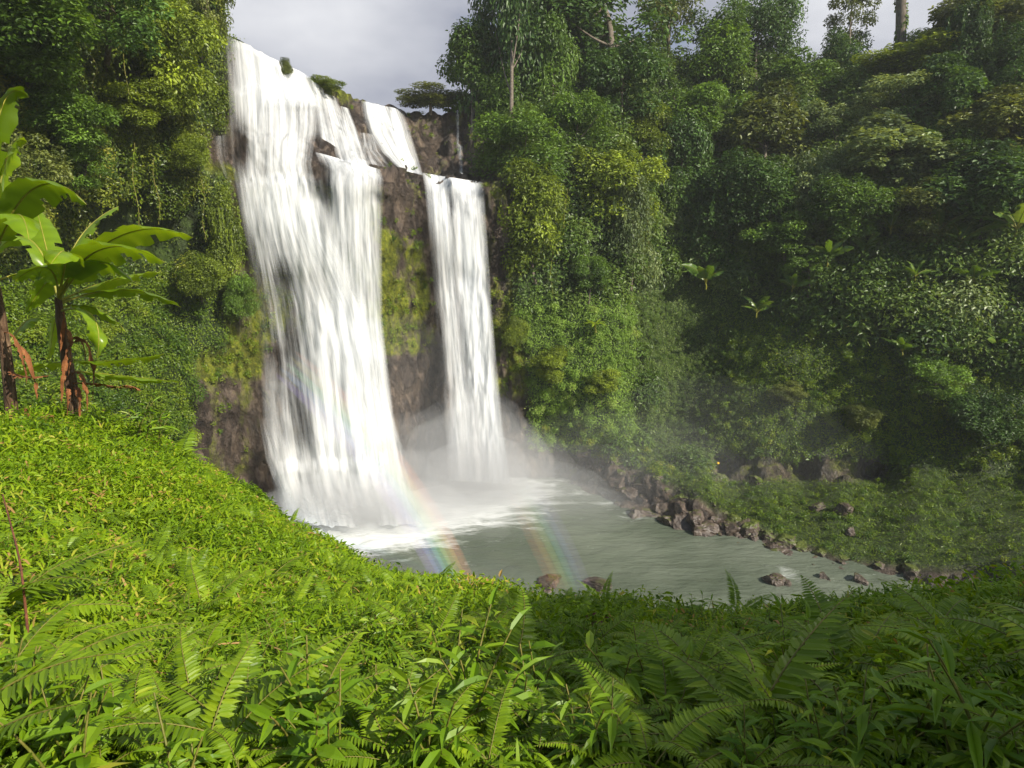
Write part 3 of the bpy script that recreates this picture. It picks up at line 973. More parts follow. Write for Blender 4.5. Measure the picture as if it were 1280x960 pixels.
# ------------------------------------------------------------------ the near hillside the camera stands on
HILL = [  # pixel column, row, metres ahead
    (95, 520, 14), (20, 535, 12.5), (-200, 555, 11), (200, 560, 16), (250, 600, 16.5), (300, 634, 15.5), (350, 666, 13.8), (430, 694, 12), (560, 740, 9.6), (640, 752, 8.6), (720, 764, 8),
    (800, 770, 7.6), (900, 772, 7), (1000, 772, 6.6), (1100, 764, 6.4), (1200, 752, 6.2), (1280, 742, 6), (1450, 700, 6),
    (100, 670, 7), (300, 720, 8.2), (450, 780, 6.4), (640, 815, 5.2), (850, 825, 4.9), (1100, 825, 4.5), (1280, 805, 4.3), (1500, 760, 4.2), (-150, 650, 6),
    (0, 810, 3.7), (200, 830, 4.2), (0, 910, 2.7), (200, 910, 3.0), (640, 910, 3.0), (1000, 910, 2.9), (1280, 890, 2.8), (640, 1010, 2.1), (0, 1010, 2.0), (1280, 1000, 2.0), (-200, 900, 2.3), (1500, 880, 2.5),
]
HILL = np.array(HILL, float)
HILL[4:8, 1] += 2
HILL[8:12, 1] += 10
HILL[12:17, 1] += 13
hp = P(HILL[:, 0], HILL[:, 1], HILL[:, 2])
crest = hp[:18]
ext = []
for k, (a, b) in enumerate([(5, 4.2), (12, 10.5), (20, 18), (30, 26)]):
    for p in crest:
        if p[0] / p[1] > -.44:
            b = (6.0, 14.5, 22, 28)[k]
        far = min(1.0, max(0.25, (p[0] + 11) / 6))          # the left shoulder falls away more gently
        ext.append([p[0] * (1 + .05 * (k + 1)), p[1] + a, max(p[2] - b * (0.45 + .55 * far), -3) if k < 2 or p[0] < -9 else -3])
own = [[0, 0, 20.4], [-4, 0, 20.6], [4, 0, 20.5], [0, -6, 22.6], [-8, -5, 23.0], [8, -5, 22.6], [12, 0, 21.0], [-12, 0, 21.8], [0, -14, 26], [18, -14, 26], [-18, -14, 27], [22, 2, 20.5], [-20, 2, 22.0],
       [-16, 8, 20.5], [18, 8, 17.5]]
hc = np.concatenate([hp, np.array(ext), np.array(own)])
hill_fn = RBF(hc[:, :2], hc[:, 2], 5.0)
HX = np.linspace(-26, 24, 200)
HY = np.linspace(-16, 42, 232)
hx, hy = np.meshgrid(HX, HY)
hz = hill_fn(np.stack([hx.ravel(), hy.ravel()], -1)).reshape(hx.shape)
for _ in range(3):
    hz[1:-1, 1:-1] = (hz[1:-1, 1:-1] * 2 + hz[:-2, 1:-1] + hz[2:, 1:-1] + hz[1:-1, :-2] + hz[1:-1, 2:]) / 6
hz += (fbm(np.stack([hx.ravel() * .5, hy.ravel() * .5, 0 * hx.ravel()], -1), 3) * .22).reshape(hx.shape)
ii = np.arange(len(HY) - 1)[:, None] * len(HX)
jj = np.arange(len(HX) - 1)[None]
hf = np.stack([ii + jj, ii + jj + 1, ii + len(HX) + jj + 1, ii + len(HX) + jj], -1).reshape(-1, 4)
hz -= np.maximum(hy - 27, 0) * .7 * np.clip((hx + 16) / 4, 0, 1)
hill_me = mesh_np('hillside', np.stack([hx, hy, hz], -1).reshape(-1, 3), hf)
M['soil'] = noise_mat('leafy dark soil', [(0.35, (.012, .018, .006)), (0.55, (.03, .042, .010)), (0.75, (.07, .055, .025))], scale=5, bscale=20, rough=.95)
tag(link('hillside', hill_me, M['soil']), kind='structure')


def hill_z(x, y):
    fx = np.clip((np.asarray(x, float) - HX[0]) / (HX[1] - HX[0]), 0, len(HX) - 1.001)
    fy = np.clip((np.asarray(y, float) - HY[0]) / (HY[1] - HY[0]), 0, len(HY) - 1.001)
    i, j = fy.astype(int), fx.astype(int)
    a, b = fy - i, fx - j
    return (hz[i, j] * (1 - b) + hz[i, j + 1] * b) * (1 - a) + (hz[i + 1, j] * (1 - b) + hz[i + 1, j + 1] * b) * a


def hill_hit(px, py):
    """Where the sight line through a pixel meets the hillside."""
    r = rays(px, py)
    d = np.concatenate([np.linspace(.8, 8, 240), np.linspace(8.05, 40, 500)])
    p = EYE + r * (d / r[1])[:, None]
    g = hill_z(p[:, 0], p[:, 1]) - p[:, 2]
    k = np.argmax(g > 0) if np.any(g > 0) else len(d) - 1
    return p[k]


# ------------------------------------------------------------------ plant cover on the cliffs (uncountable: stuff)
cellP = (G[:-1, :-1] + G[1:, 1:]) / 2
ea = G[1:, :-1] - G[:-1, :-1]
eb = G[:-1, 1:] - G[:-1, :-1]
cellA = np.linalg.norm(np.cross(ea, eb), axis=-1)
cX, cY = (GX[:-1, :-1] + GX[1:, 1:]) / 2, (GY[:-1, :-1] + GY[1:, 1:]) / 2
cRock = (ROCK[:-1, :-1] + ROCK[1:, 1:]) / 2
cMoss = (MOSS[:-1, :-1] + MOSS[1:, 1:]) / 2
cN = nrm[:-1, :-1]
in_view = (cX > -220) & (cX < 1400) & (cY > -60) & (cellP[..., 2] > .15)
cNoise = fbm(cellP.reshape(-1, 3) * .22 + 60, 3).reshape(cX.shape)


def clumps(name, mask, r0, r1, leaf, cover, mat, tpl=KITE, up=0.35, per=1.0, aspect=.5, tintshift=0.0, seed=1, hang=0.0, sheetlike=1.0):
    r = np.random.default_rng(seed)
    w = (mask * cellA * in_view).ravel()
    area = w.sum()
    rm = (r0 + r1) / 2
    n = int(area * cover / (math.pi * rm * rm))
    if n < 1:
        return None
    c = np.searchsorted(np.cumsum(w) / area, r.random(n))
    c = np.minimum(c, len(w) - 1)
    pos = cellP.reshape(-1, 3)[c] + r.normal(size=(n, 3)) * .25
    nor = unit(cN.reshape(-1, 3)[c] + np.array([0, 0, up]))
    rr = r0 + (r1 - r0) * r.random(n) ** 1.6
    per_c = np.maximum(6, (per * 2 * math.pi * rr ** 2 / (.5 * leaf * leaf * aspect)).astype(int))
    idx = np.repeat(np.arange(n), per_c)
    k = len(idx)
    d = rand_dirs(k, r)
    dn = np.sum(d * nor[idx], 1)
    d = unit(d + nor[idx] * (np.abs(dn) - dn)[:, None] * 1.0 + nor[idx] * .1)
    sh = (.30 + .85 * r.random(k) ** .8)
    O = pos[idx] + d * (rr[idx] * sh)[:, None] * np.array([1, 1, 1 + hang])
    ln = unit(d * .7 + np.array([0, 0, .55]) + r.normal(size=(k, 3)) * .45)
    D = perp_dir(ln, r)
    D = unit(D + np.array([0, 0, -.35]) + d * .3)
    size = leaf * (.6 + .8 * r.random(k))
    V, F = stamp(tpl, O, D, ln, size, size * aspect)
    ct = .42 + .30 * r.normal(size=n) * .6 + cNoise.ravel()[c] * .35
    t = np.clip(ct[idx] + r.normal(size=k) * .13 + tintshift, 0, 1)
    me = mesh_np(name, V, F, tint=np.repeat(t, len(tpl[0])), smooth=False)
    o = tag(link(name, me, mat), kind='stuff')
    return o


def zbox(*b, s=26):
    return box_w(cX, cY, *b, s)


def carpet(name, mask, leaf, per_m2, mat, seed, tpl=KITE, aspect=.5, depth=.35, up=.3, tintshift=0.0, droop=.5):
    r = np.random.default_rng(seed)
    w = (mask * cellA * in_view).ravel()
    area = w.sum()
    n = int(area * per_m2)
    c = np.minimum(np.searchsorted(np.cumsum(w) / area, r.random(n)), len(w) - 1)
    nor = cN.reshape(-1, 3)[c]
    pos = cellP.reshape(-1, 3)[c] + r.normal(size=(n, 3)) * .12 + nor * (r.random(n) ** 1.5 * depth)[:, None]
    ln = unit(nor + np.array([0, 0, up]) + r.normal(size=(n, 3)) * .45)
    D = unit(perp_dir(ln, r) + np.array([0, 0, -droop]))
    size = leaf * (.5 + 1.0 * r.random(n))
    V, F = stamp(tpl, pos, D, ln, size, size * aspect)
    t = np.clip(.42 + fbm(pos * .8, 2) * .5 + r.normal(size=n) * .15 + tintshift, 0, 1)
    return tag(link(name, mesh_np(name, V, F, tint=np.repeat(t, len(tpl[0])), smooth=False), mat), kind='stuff')


freeR = 1 - np.clip(cRock * 1.6, 0, 1)
hollow_l = zbox(110, 240, 255, 335)
left = freeR * np.clip((300 - cX) / 14, 0, 1)
leftlow = left * np.clip((cY - 325) / 30, 0, 1)
lefthigh = left * (1 - np.clip((cY - 325) / 30, 0, 1)) * (1 - .95 * hollow_l)
mossedge = zbox(235, 385, 335, 470)
carpet('cliff_creepers', lefthigh, .20, 90, M['creeper'], 31, depth=.5, droop=.9)
lefthigh = np.maximum(lefthigh * np.clip(.75 + cNoise * 1.5, .25, 1), 0)
clumps('cliff_creepers', lefthigh, .35, 1.25, .20, 1.5, M['creeper'], seed=11, hang=.5, per=1.0, tintshift=.02)
carpet('cliff_herbs', leftlow, .15, 110, M['meadow'], 32)
clumps('cliff_herbs', leftlow * (1 - .7 * mossedge), .3, .8, .17, 1.5, M['meadow'], seed=12, per=1.0)
butt = freeR * zbox(612, 375, 795, 560) * np.clip((800 - cX) / 10, 0, 1)
carpet('cliff_herbs', butt, .16, 150, M['bright_herb'], 33, tintshift=.08)
clumps('cliff_herbs', butt, .2, .6, .15, 1.1, M['bright_herb'], seed=13, per=1.0, tintshift=.08)
hollow = freeR * np.clip(zbox(785, 345, 965, 592, s=50), 0, 1)
carpet('moss_cushions', hollow, .12, 150, M['under'], 34, depth=.12, tintshift=.25)
clumps('moss_cushions', hollow, .1, .28, .09, .9, M['under'], seed=14, per=.7, tintshift=.1)
shelf = freeR * np.clip((cY - 586) / 8, 0, 1) * np.clip((cX - 700) / 30, 0, 1)
carpet('shelf_herbs', shelf, .16, 110, M['meadow'], 35, depth=.15, tpl=BLADE, aspect=.16, droop=-.3)
clumps('shelf_herbs', shelf, .15, .35, .13, .30, M['meadow'], seed=15, per=.7, up=1.5, tintshift=-.1)
bankt = zbox(640, 535, 960, 600) * freeR * (1 - np.clip((cY - 586) / 8, 0, 1)) * (1 - hollow)
clumps('bank_herbs', bankt, .2, .45, .15, 1.4, M['meadow'], seed=16, per=.9, up=1.0, tintshift=.1)
rightlow = freeR * np.clip((cX - 880) / 40, 0, 1) * np.clip((cY - np.interp(cX, [900, 1090, 1160], [372, 405, 440])) / 40, 0, 1) * (1 - np.clip((cY - 578) / 10, 0, 1))
carpet('slope_herbs', rightlow, .17, 110, M['meadow'], 36, tintshift=-.06)
clumps('slope_herbs', rightlow, .15, .5, .16, .7, M['meadow'], seed=17, per=.9, tintshift=-.04)
forest = freeR * np.clip((cX - 505) / 10, 0, 1) * (1 - butt.clip(0, 1)) * (1 - hollow) * (1 - rightlow) * (1 - np.clip((cY - 578) / 10, 0, 1))
clumps('broad_leaf_undergrowth', forest * np.clip((cX - 780) / 60, .15, 1) * np.clip((500 - cY) / 60, 0, 1), .6, 1.3, .72, .22, M['under'], seed=38, per=.9, up=.6, tpl=HEX, aspect=.36, tintshift=.12)
carpet('forest_undergrowth', forest, .34, 26, M['under'], 37, depth=1.0)
clumps('forest_undergrowth', forest, .7, 2.2, .34, 1.5, M['under'], seed=18, per=1.0, up=.6, tpl=HEX)
clumps('forest_undergrowth', forest * np.clip(.5 + 2 * cNoise, 0, 1), 1.6, 3.2, .40, .55, M['under'], seed=28, per=.9, up=1.2, tpl=HEX, tintshift=.1)
# tufts that soften the bare rock
tuft = np.clip(cRock, 0, 1) * np.clip((cMoss - .33) * 3, 0, 1) * np.clip((620 - cY) / 40, 0, 1) * np.clip((660 - cX) / 10, 0, 1) * np.clip(.4 + cNoise * 2.2, 0, 1)
clumps('rock_tufts', tuft, .15, .4, .14, .8, M['meadow'], seed=19, per=.6, tintshift=.1)

# ------------------------------------------------------------------ trees
def crown_proto(name, seed, style):
    """A crown of about unit radius: leaf clumps round a set of boughs, with gaps between them."""
    r = np.random.default_rng(seed)
    if style == 'dense':
        nl, lr, n, leaf = 38, (.17, .40), 420, (.060, .078, .098, .070)[seed // 5 % 4]
        c = rand_dirs(nl, r) * (r.random((nl, 1)) ** .35) * .84
    elif style == 'airy':
        nl, lr, n, leaf = 24, (.17, .30), 260, .072
        c = rand_dirs(nl, r) * (r.random((nl, 1)) ** .4) * .85
    elif style == 'layer':
        nl, lr, n, leaf = 26, (.24, .40), 480, .076
        c = rand_dirs(nl, r) * (r.random((nl, 1)) ** .5) * .8
        c[:, 2] = np.round(c[:, 2] * 2.2) / 2.2 * .85 + r.normal(size=nl) * .05
    elif style == 'draped':
        nl, lr, n, leaf = 44, (.20, .42), 380, .072
        a = r.random(nl) * 6.28
        z = np.linspace(-.95, .9, nl)
        rr = (.58 - .18 * z) * (.35 + .65 * r.random(nl))
        c = np.stack([np.cos(a) * rr, np.sin(a) * rr, z], 1)
    lrad = lr[0] + (lr[1] - lr[0]) * r.random(nl)
    O, D, NN, T = [], [], [], []
    for k in range(nl):
        m = int(n * (lrad[k] / np.mean(lr)) ** 2)
        d = rand_dirs(m, r)
        d[:, 2] = np.where(d[:, 2] < -.75, -d[:, 2], d[:, 2])
        sh = (.50 + .62 * r.random(m) ** .8)
        flatz = .62 if style == 'layer' else .9
        p = c[k] + d * (lrad[k] * sh)[:, None] * np.array([1, 1, flatz])
        g = pn(p * 6.0 + seed)
        ok = g > -.26 + .14 * r.random(m)
        p, d = p[ok], d[ok]
        nrm_ = unit(d * .6 + np.array([0, 0, .65]) + r.normal(size=d.shape) * .4)
        dd = unit(perp_dir(nrm_, r) + d * .5 + np.array([0, 0, -.45]))
        O.append(p); D.append(dd); NN.append(nrm_)
        T.append(np.clip(.45 + .16 * r.normal() + r.normal(size=len(p)) * .17, 0, 1))
    if style == 'draped':                      # climber strands hanging down the outside
        for k in range(16):
            a = r.random() * 6.28
            z1 = r.uniform(-.2, .7)
            ln = r.uniform(.2, .5)
            m = int(90 * ln)
            z = z1 - np.linspace(0, ln, m)
            rr = .72 + .1 * r.normal() + .03 * r.normal(size=m)
            p = np.stack([np.cos(a) * rr, np.sin(a) * rr, z], 1) + r.normal(size=(m, 3)) * .02
            d = np.stack([np.full(m, np.cos(a)), np.full(m, np.sin(a)), np.full(m, .3)], 1)
            nrm_ = unit(d + r.normal(size=d.shape) * .4)
            O.append(p); NN.append(nrm_); D.append(unit(perp_dir(nrm_, r) * .6 + np.array([0, 0, -.9])))
            T.append(np.clip(.6 + r.normal(size=m) * .15, 0, 1))
    O, D, NN, T = map(np.concatenate, (O, D, NN, T))
    s = leaf * (.6 + .8 * r.random(len(O)))
    V, F = stamp(HEX, O, D, NN, s, s * .55)
    me = mesh_np(name, V, F, tint=np.repeat(T, 6), smooth=False)
    me.materials.append(M['tree_leaf'])
    return me, c


CROWNS = {st: [crown_proto('crown', 100 + 17 * i + 5 * k, st) for k in range(n)] for i, (st, n) in enumerate([('dense', 4), ('airy', 3), ('layer', 3), ('draped', 3)])}
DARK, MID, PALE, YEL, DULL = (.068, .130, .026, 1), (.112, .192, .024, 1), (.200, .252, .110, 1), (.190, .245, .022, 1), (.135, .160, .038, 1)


def limb_mesh(base, top, r0, r1, lobes, seed, bend=.5, nlimb=6):
    r = np.random.default_rng(seed)
    base, top = np.asarray(base, float), np.asarray(top, float)
    t = np.linspace(0, 1, 9)[:, None]
    ctl = (base + top) / 2 + np.array([r.normal() * bend, r.normal() * bend, 0])
    pts = base * (1 - t) ** 2 + ctl * 2 * t * (1 - t) + top * t ** 2
    parts = [tube(pts, np.linspace(r0, r1, 9), 8)]
    for k in range(min(nlimb, len(lobes))):
        s = pts[4 + k % 4]
        e = np.asarray(lobes[k], float)
        m = (s + e) / 2 + np.array([0, 0, -.15 * np.linalg.norm(e - s)])
        tt_ = np.linspace(0, 1, 6)[:, None]
        parts.append(tube(s * (1 - tt_) ** 2 + m * 2 * tt_ * (1 - tt_) + e * tt_ ** 2, np.linspace(r1 * .75, r1 * .2, 6), 6))
    return join(parts)


tree_n = [0]


def tree(cx, cy, rx, ry, d, style, colr, label, base=None, name='tree', cat='tree', group=None, trunk_r=None, parts=('trunk', 'crown')):
    """A tree whose crown is centred on a pixel at a distance; its foot stands on the slope under it."""
    k = tree_n[0]
    tree_n[0] += 1
    if cx > 1090 and name == 'tree':
        d = min(d + 7, float(depth_at(cx, min(cy + ry, 560))) - 1.0)
    elif cx > 1040 and name == 'shrub':
        d = float(depth_at(cx, cy + ry)) - .8
    c = P(cx, cy, d)
    sc = d * 1.02 / FOC
    RX, RZ = rx * sc * 1.12, ry * sc * 1.12
    RY = RX * .95
    bp = base or (cx, min(cy + ry * 1.55, 585))
    b, _ = sheet_at(bp[0], bp[1])
    b = b[0] - np.array([0, 0, .4])
    protos = CROWNS[style]
    me, lobes = protos[k % len(protos)]
    t = thing(name, b, label, cat, group)
    rz = (k * 2.39996) % 6.283
    cr = link(parts[1], me, parent=t, loc=tuple(c - b))
    cr.scale = (RX, RY, RZ)
    cr.rotation_euler = (0, 0, rz)
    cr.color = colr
    ca, sa = math.cos(rz), math.sin(rz)
    lw = [(c - b) + np.array([(q_[0] * RX) * ca - (q_[1] * RY) * sa, (q_[0] * RX) * sa + (q_[1] * RY) * ca, q_[2] * RZ]) for q_ in lobes]
    tr = trunk_r or max(.03, .05 * RX)
    V, F = limb_mesh((0, 0, 0), c - b + np.array([0, 0, RZ * .3]), tr, tr * .45, lw, k, bend=RX * .12, nlimb=8)
    link(parts[0], mesh_np(parts[0], V, F), M['bark'], t, loc=(0, 0, 0))
    return t


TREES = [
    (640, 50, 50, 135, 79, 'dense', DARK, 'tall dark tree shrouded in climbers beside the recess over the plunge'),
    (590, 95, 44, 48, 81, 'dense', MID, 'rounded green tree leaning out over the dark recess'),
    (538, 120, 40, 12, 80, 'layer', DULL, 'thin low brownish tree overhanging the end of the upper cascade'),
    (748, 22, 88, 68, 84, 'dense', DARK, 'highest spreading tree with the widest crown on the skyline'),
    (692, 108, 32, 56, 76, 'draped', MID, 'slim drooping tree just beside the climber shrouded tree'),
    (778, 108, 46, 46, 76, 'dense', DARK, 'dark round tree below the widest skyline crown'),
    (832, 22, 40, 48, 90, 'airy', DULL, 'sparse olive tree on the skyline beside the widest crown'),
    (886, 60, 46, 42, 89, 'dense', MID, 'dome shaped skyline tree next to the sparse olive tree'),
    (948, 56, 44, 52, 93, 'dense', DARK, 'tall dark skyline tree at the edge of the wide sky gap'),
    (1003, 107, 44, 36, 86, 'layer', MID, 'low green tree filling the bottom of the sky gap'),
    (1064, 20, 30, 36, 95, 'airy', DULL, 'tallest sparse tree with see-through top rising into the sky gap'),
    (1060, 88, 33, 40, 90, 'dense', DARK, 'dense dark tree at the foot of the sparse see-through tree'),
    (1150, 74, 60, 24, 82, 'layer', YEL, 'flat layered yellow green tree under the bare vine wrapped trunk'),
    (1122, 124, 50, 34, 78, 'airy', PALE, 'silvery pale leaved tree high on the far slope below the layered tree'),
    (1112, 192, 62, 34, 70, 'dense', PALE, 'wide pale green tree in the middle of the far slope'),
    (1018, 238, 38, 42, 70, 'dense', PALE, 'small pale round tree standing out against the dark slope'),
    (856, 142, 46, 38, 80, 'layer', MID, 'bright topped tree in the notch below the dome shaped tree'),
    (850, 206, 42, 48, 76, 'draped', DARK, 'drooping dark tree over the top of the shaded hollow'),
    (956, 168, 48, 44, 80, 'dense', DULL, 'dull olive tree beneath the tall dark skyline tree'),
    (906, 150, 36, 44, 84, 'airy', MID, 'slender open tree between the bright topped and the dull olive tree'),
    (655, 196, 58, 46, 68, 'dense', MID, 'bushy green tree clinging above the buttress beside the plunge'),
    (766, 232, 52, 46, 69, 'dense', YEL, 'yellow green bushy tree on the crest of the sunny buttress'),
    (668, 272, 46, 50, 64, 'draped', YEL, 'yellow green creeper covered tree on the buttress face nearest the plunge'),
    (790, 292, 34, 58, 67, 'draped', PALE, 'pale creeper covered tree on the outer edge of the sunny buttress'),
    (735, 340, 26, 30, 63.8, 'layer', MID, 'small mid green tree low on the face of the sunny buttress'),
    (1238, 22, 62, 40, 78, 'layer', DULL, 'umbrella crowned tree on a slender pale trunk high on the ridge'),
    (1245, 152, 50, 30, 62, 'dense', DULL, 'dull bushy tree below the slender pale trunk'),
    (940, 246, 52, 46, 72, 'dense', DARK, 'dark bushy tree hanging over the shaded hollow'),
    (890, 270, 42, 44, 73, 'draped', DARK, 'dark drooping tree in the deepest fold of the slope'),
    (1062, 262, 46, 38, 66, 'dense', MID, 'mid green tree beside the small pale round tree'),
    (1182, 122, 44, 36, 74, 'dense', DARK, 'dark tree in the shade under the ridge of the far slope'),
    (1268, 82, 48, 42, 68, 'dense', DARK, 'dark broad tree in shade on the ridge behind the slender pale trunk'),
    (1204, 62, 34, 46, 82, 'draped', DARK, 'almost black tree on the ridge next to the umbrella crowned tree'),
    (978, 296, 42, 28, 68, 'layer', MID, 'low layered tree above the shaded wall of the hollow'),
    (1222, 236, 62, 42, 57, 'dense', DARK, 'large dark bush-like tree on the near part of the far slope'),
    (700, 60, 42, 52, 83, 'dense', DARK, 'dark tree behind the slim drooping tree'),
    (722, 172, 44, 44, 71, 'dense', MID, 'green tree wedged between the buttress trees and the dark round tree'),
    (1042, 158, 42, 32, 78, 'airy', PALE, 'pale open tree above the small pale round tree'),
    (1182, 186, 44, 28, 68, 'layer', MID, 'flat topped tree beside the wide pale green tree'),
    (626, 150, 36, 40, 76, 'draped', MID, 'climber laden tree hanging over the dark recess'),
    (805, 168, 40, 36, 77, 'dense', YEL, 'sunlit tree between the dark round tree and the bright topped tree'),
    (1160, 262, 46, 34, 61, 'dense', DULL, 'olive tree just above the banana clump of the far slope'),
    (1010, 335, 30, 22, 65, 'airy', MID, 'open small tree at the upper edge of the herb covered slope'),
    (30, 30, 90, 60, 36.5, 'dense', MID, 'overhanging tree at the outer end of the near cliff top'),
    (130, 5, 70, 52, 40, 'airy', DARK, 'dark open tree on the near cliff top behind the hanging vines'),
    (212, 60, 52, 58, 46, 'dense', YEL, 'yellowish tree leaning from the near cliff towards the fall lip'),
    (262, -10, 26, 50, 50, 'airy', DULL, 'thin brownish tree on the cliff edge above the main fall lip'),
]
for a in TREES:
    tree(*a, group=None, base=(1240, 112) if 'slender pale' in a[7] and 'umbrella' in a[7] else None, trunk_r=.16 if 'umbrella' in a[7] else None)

# the bare trunk wrapped in vines, running up out of the picture, with its crown far above
b, _ = sheet_at(1126, 78)
b = b[0]
tp_ = P(1128, -120, b[1])
t = thing('tree', b, 'tall bare trunk wrapped in vines against the sky on the ridge', 'tree')
V, F = limb_mesh((0, 0, -.5), tp_ - b, .62, .42, [tp_ - b + np.array([2.5 * math.cos(q_), 2.5 * math.sin(q_), 2.2]) for q_ in range(5)], 5, bend=.3, nlimb=5)
link('trunk', mesh_np('trunk', V, F), M['bark'], t, loc=(0, 0, 0))
cr = link('crown', CROWNS['airy'][0][0], parent=t, loc=tuple(tp_ - b + np.array([0, 0, 3.5])))
cr.scale = (6, 6, 3)
cr.color = DULL
rr_ = np.random.default_rng(9)
m = 700
zz = rr_.random(m)
aa = zz * 22 + rr_.normal(size=m) * .8
pp = (tp_ - b)[None] * zz[:, None] + np.stack([np.cos(aa), np.sin(aa), 0 * aa], 1) * (.66 - .2 * zz)[:, None]
nn_ = unit(np.stack([np.cos(aa), np.sin(aa), .4 + 0 * aa], 1) + rr_.normal(size=(m, 3)) * .3)
V, F = stamp(HEX, pp, perp_dir(nn_, rr_), nn_, .42, .26)
vo = link('climbing_vine', mesh_np('climbing_vine', V, F, tint=np.repeat(np.clip(.5 + rr_.normal(size=m) * .2, 0, 1), 6), smooth=False), M['under'], t, loc=(0, 0, 0))

SHRUBS = [
    (356, 83, 9, 9, 61, 'dense', DULL, 'small bush growing alone on the lip of the main fall', (352, 92)),
    (405, 104, 22, 8, 66.5, 'layer', YEL, 'low mossy bush on the rocks between the main lip and the upper cascade', (405, 112)),
    (180, 128, 34, 24, 43.5, 'dense', YEL, 'yellow leaved shrub hanging in the middle of the near cliff', None),
    (283, 292, 22, 44, 50.2, 'draped', YEL, 'glossy light green shrub climbing the cliff right beside the main fall', (283, 330)),
    (252, 345, 26, 26, 48.2, 'dense', YEL, 'bright green shrub below the cliff overhang near the main fall', (252, 375)),
    (300, 372, 20, 28, 50.5, 'dense', MID, 'leafy shrub above the yellow moss edge of the main fall', (298, 400)),
    (90, 150, 46, 32, 39, 'dense', MID, 'green shrub bulging from the near cliff between two hanging vines', None),
    (40, 215, 44, 40, 35, 'airy', DULL, 'dull feathery shrub on the near cliff above the banana leaves', None),
    (110, 210, 30, 26, 40, 'airy', MID, 'open shrub at the top of the dark overhang of the near cliff', None),
    (235, 190, 26, 22, 48.4, 'dense', YEL, 'mossy light shrub at the upper edge of the brown rock shoulder', (240, 210)),
    (690, 455, 24, 20, 61, 'dense', YEL, 'broad light green bush low on the sunny buttress', (690, 480)),
    (752, 476, 22, 20, 60.4, 'layer', YEL, 'light green bush at the outer foot of the sunny buttress', (752, 500)),
    (642, 415, 16, 18, 62.3, 'dense', YEL, 'small bright bush beside the foot of the plunge', (640, 430)),
    (985, 490, 22, 13, 60, 'layer', DULL, 'olive bush above the dark ledge of the far bank', (985, 500)),
    (1075, 520, 24, 14, 54, 'dense', DULL, 'bush on the far slope just above the end of the dark ledge', (1075, 540)),
    (1170, 470, 40, 28, 49, 'airy', MID, 'leggy bush on the far slope below the banana plants', (1170, 495)),
    (1240, 520, 46, 30, 44, 'dense', DARK, 'dark bush near the foot of the far slope', (1240, 550)),
]
for a in SHRUBS:
    tree(*a[:8], base=a[8], name='shrub', cat='shrub', parts=('stem', 'foliage'), trunk_r=.05)


# ------------------------------------------------------------------ hanging vines
def vine(x, y0, y1, d, mat, label, width=.25, leaf=.17, seed=0, dens=16):
    r = np.random.default_rng(seed)
    a, b_ = P(x, y0, d), P(x + r.normal() * 3, y1, d)
    b_[:2] = a[:2] + (b_[:2] - a[:2]) * .5
    ln = a[2] - b_[2]
    tz = np.linspace(0, 1, 24)
    pts = a[None] * (1 - tz[:, None]) + b_[None] * tz[:, None] - a
    pts[:, 0] += np.sin(tz * 7 + seed) * .12
    t = thing('hanging_vine', a, label, 'vine', None)
    V, F = tube(pts, np.full(24, .025), 5)
    link('stem', mesh_np('stem', V, F), M['fstem'], t, loc=(0, 0, 0))
    m = int(dens * ln)
    z = r.random(m)
    o_ = np.stack([np.interp(z, tz, pts[:, k]) for k in range(3)], 1) + r.normal(size=(m, 3)) * np.array([width, width, .1]) * (.5 + .6 * np.sin(z * 9 + seed)[:, None] ** 2)
    n_ = unit(np.array([.3, -1, .5]) + r.normal(size=(m, 3)) * .5)
    V, F = stamp(HEX, o_, unit(perp_dir(n_, r) * .5 + np.array([0, 0, -1])), n_, leaf * (.7 + .6 * r.random(m)), leaf * .6)
    link('leaves', mesh_np('leaves', V, F, tint=np.repeat(np.clip(.55 + r.normal(size=m) * .18, 0, 1), 6), smooth=False), mat, t, loc=(0, 0, 0))


for k, a in enumerate([
    (152, -20, 118, 41.5, M['creeper'], 'long vine curtain hanging down the upper near cliff over a dark gap', .3),
    (140, -30, 64, 41, M['creeper'], 'short leafy vine beside the long curtain at the cliff top', .16),
    (166, 178, 284, 43.5, M['meadow'], 'single yellowish vine hanging free over the dark overhang', .13),
    (192, 198, 280, 45.5, M['creeper'], 'thin dark vine just to the fall side of the yellowish vine', .10),
    (20, -20, 34, 36, M['meadow'], 'yellowish vine dangling at the outer end of the near cliff top', .12),
    (118, 70, 110, 40, M['creeper'], 'short vine trailing over the dark gap in the near cliff', .14),
    (252, 225, 300, 48.5, M['creeper'], 'vine trailing down the mossy cliff edge above the bright shrub', .18),
    (690, 300, 372, 63, M['meadow'], 'pale vine falling down the sunny buttress face', .35),
    (708, 235, 330, 64.2, M['meadow'], 'leafy vine column on the buttress below the wedged green tree', .4),
    (812, 255, 345, 67, M['under'], 'dark vine curtain on the shaded side of the sunny buttress', .4),
]):
    vine(*a[:6], width=a[6], seed=k)


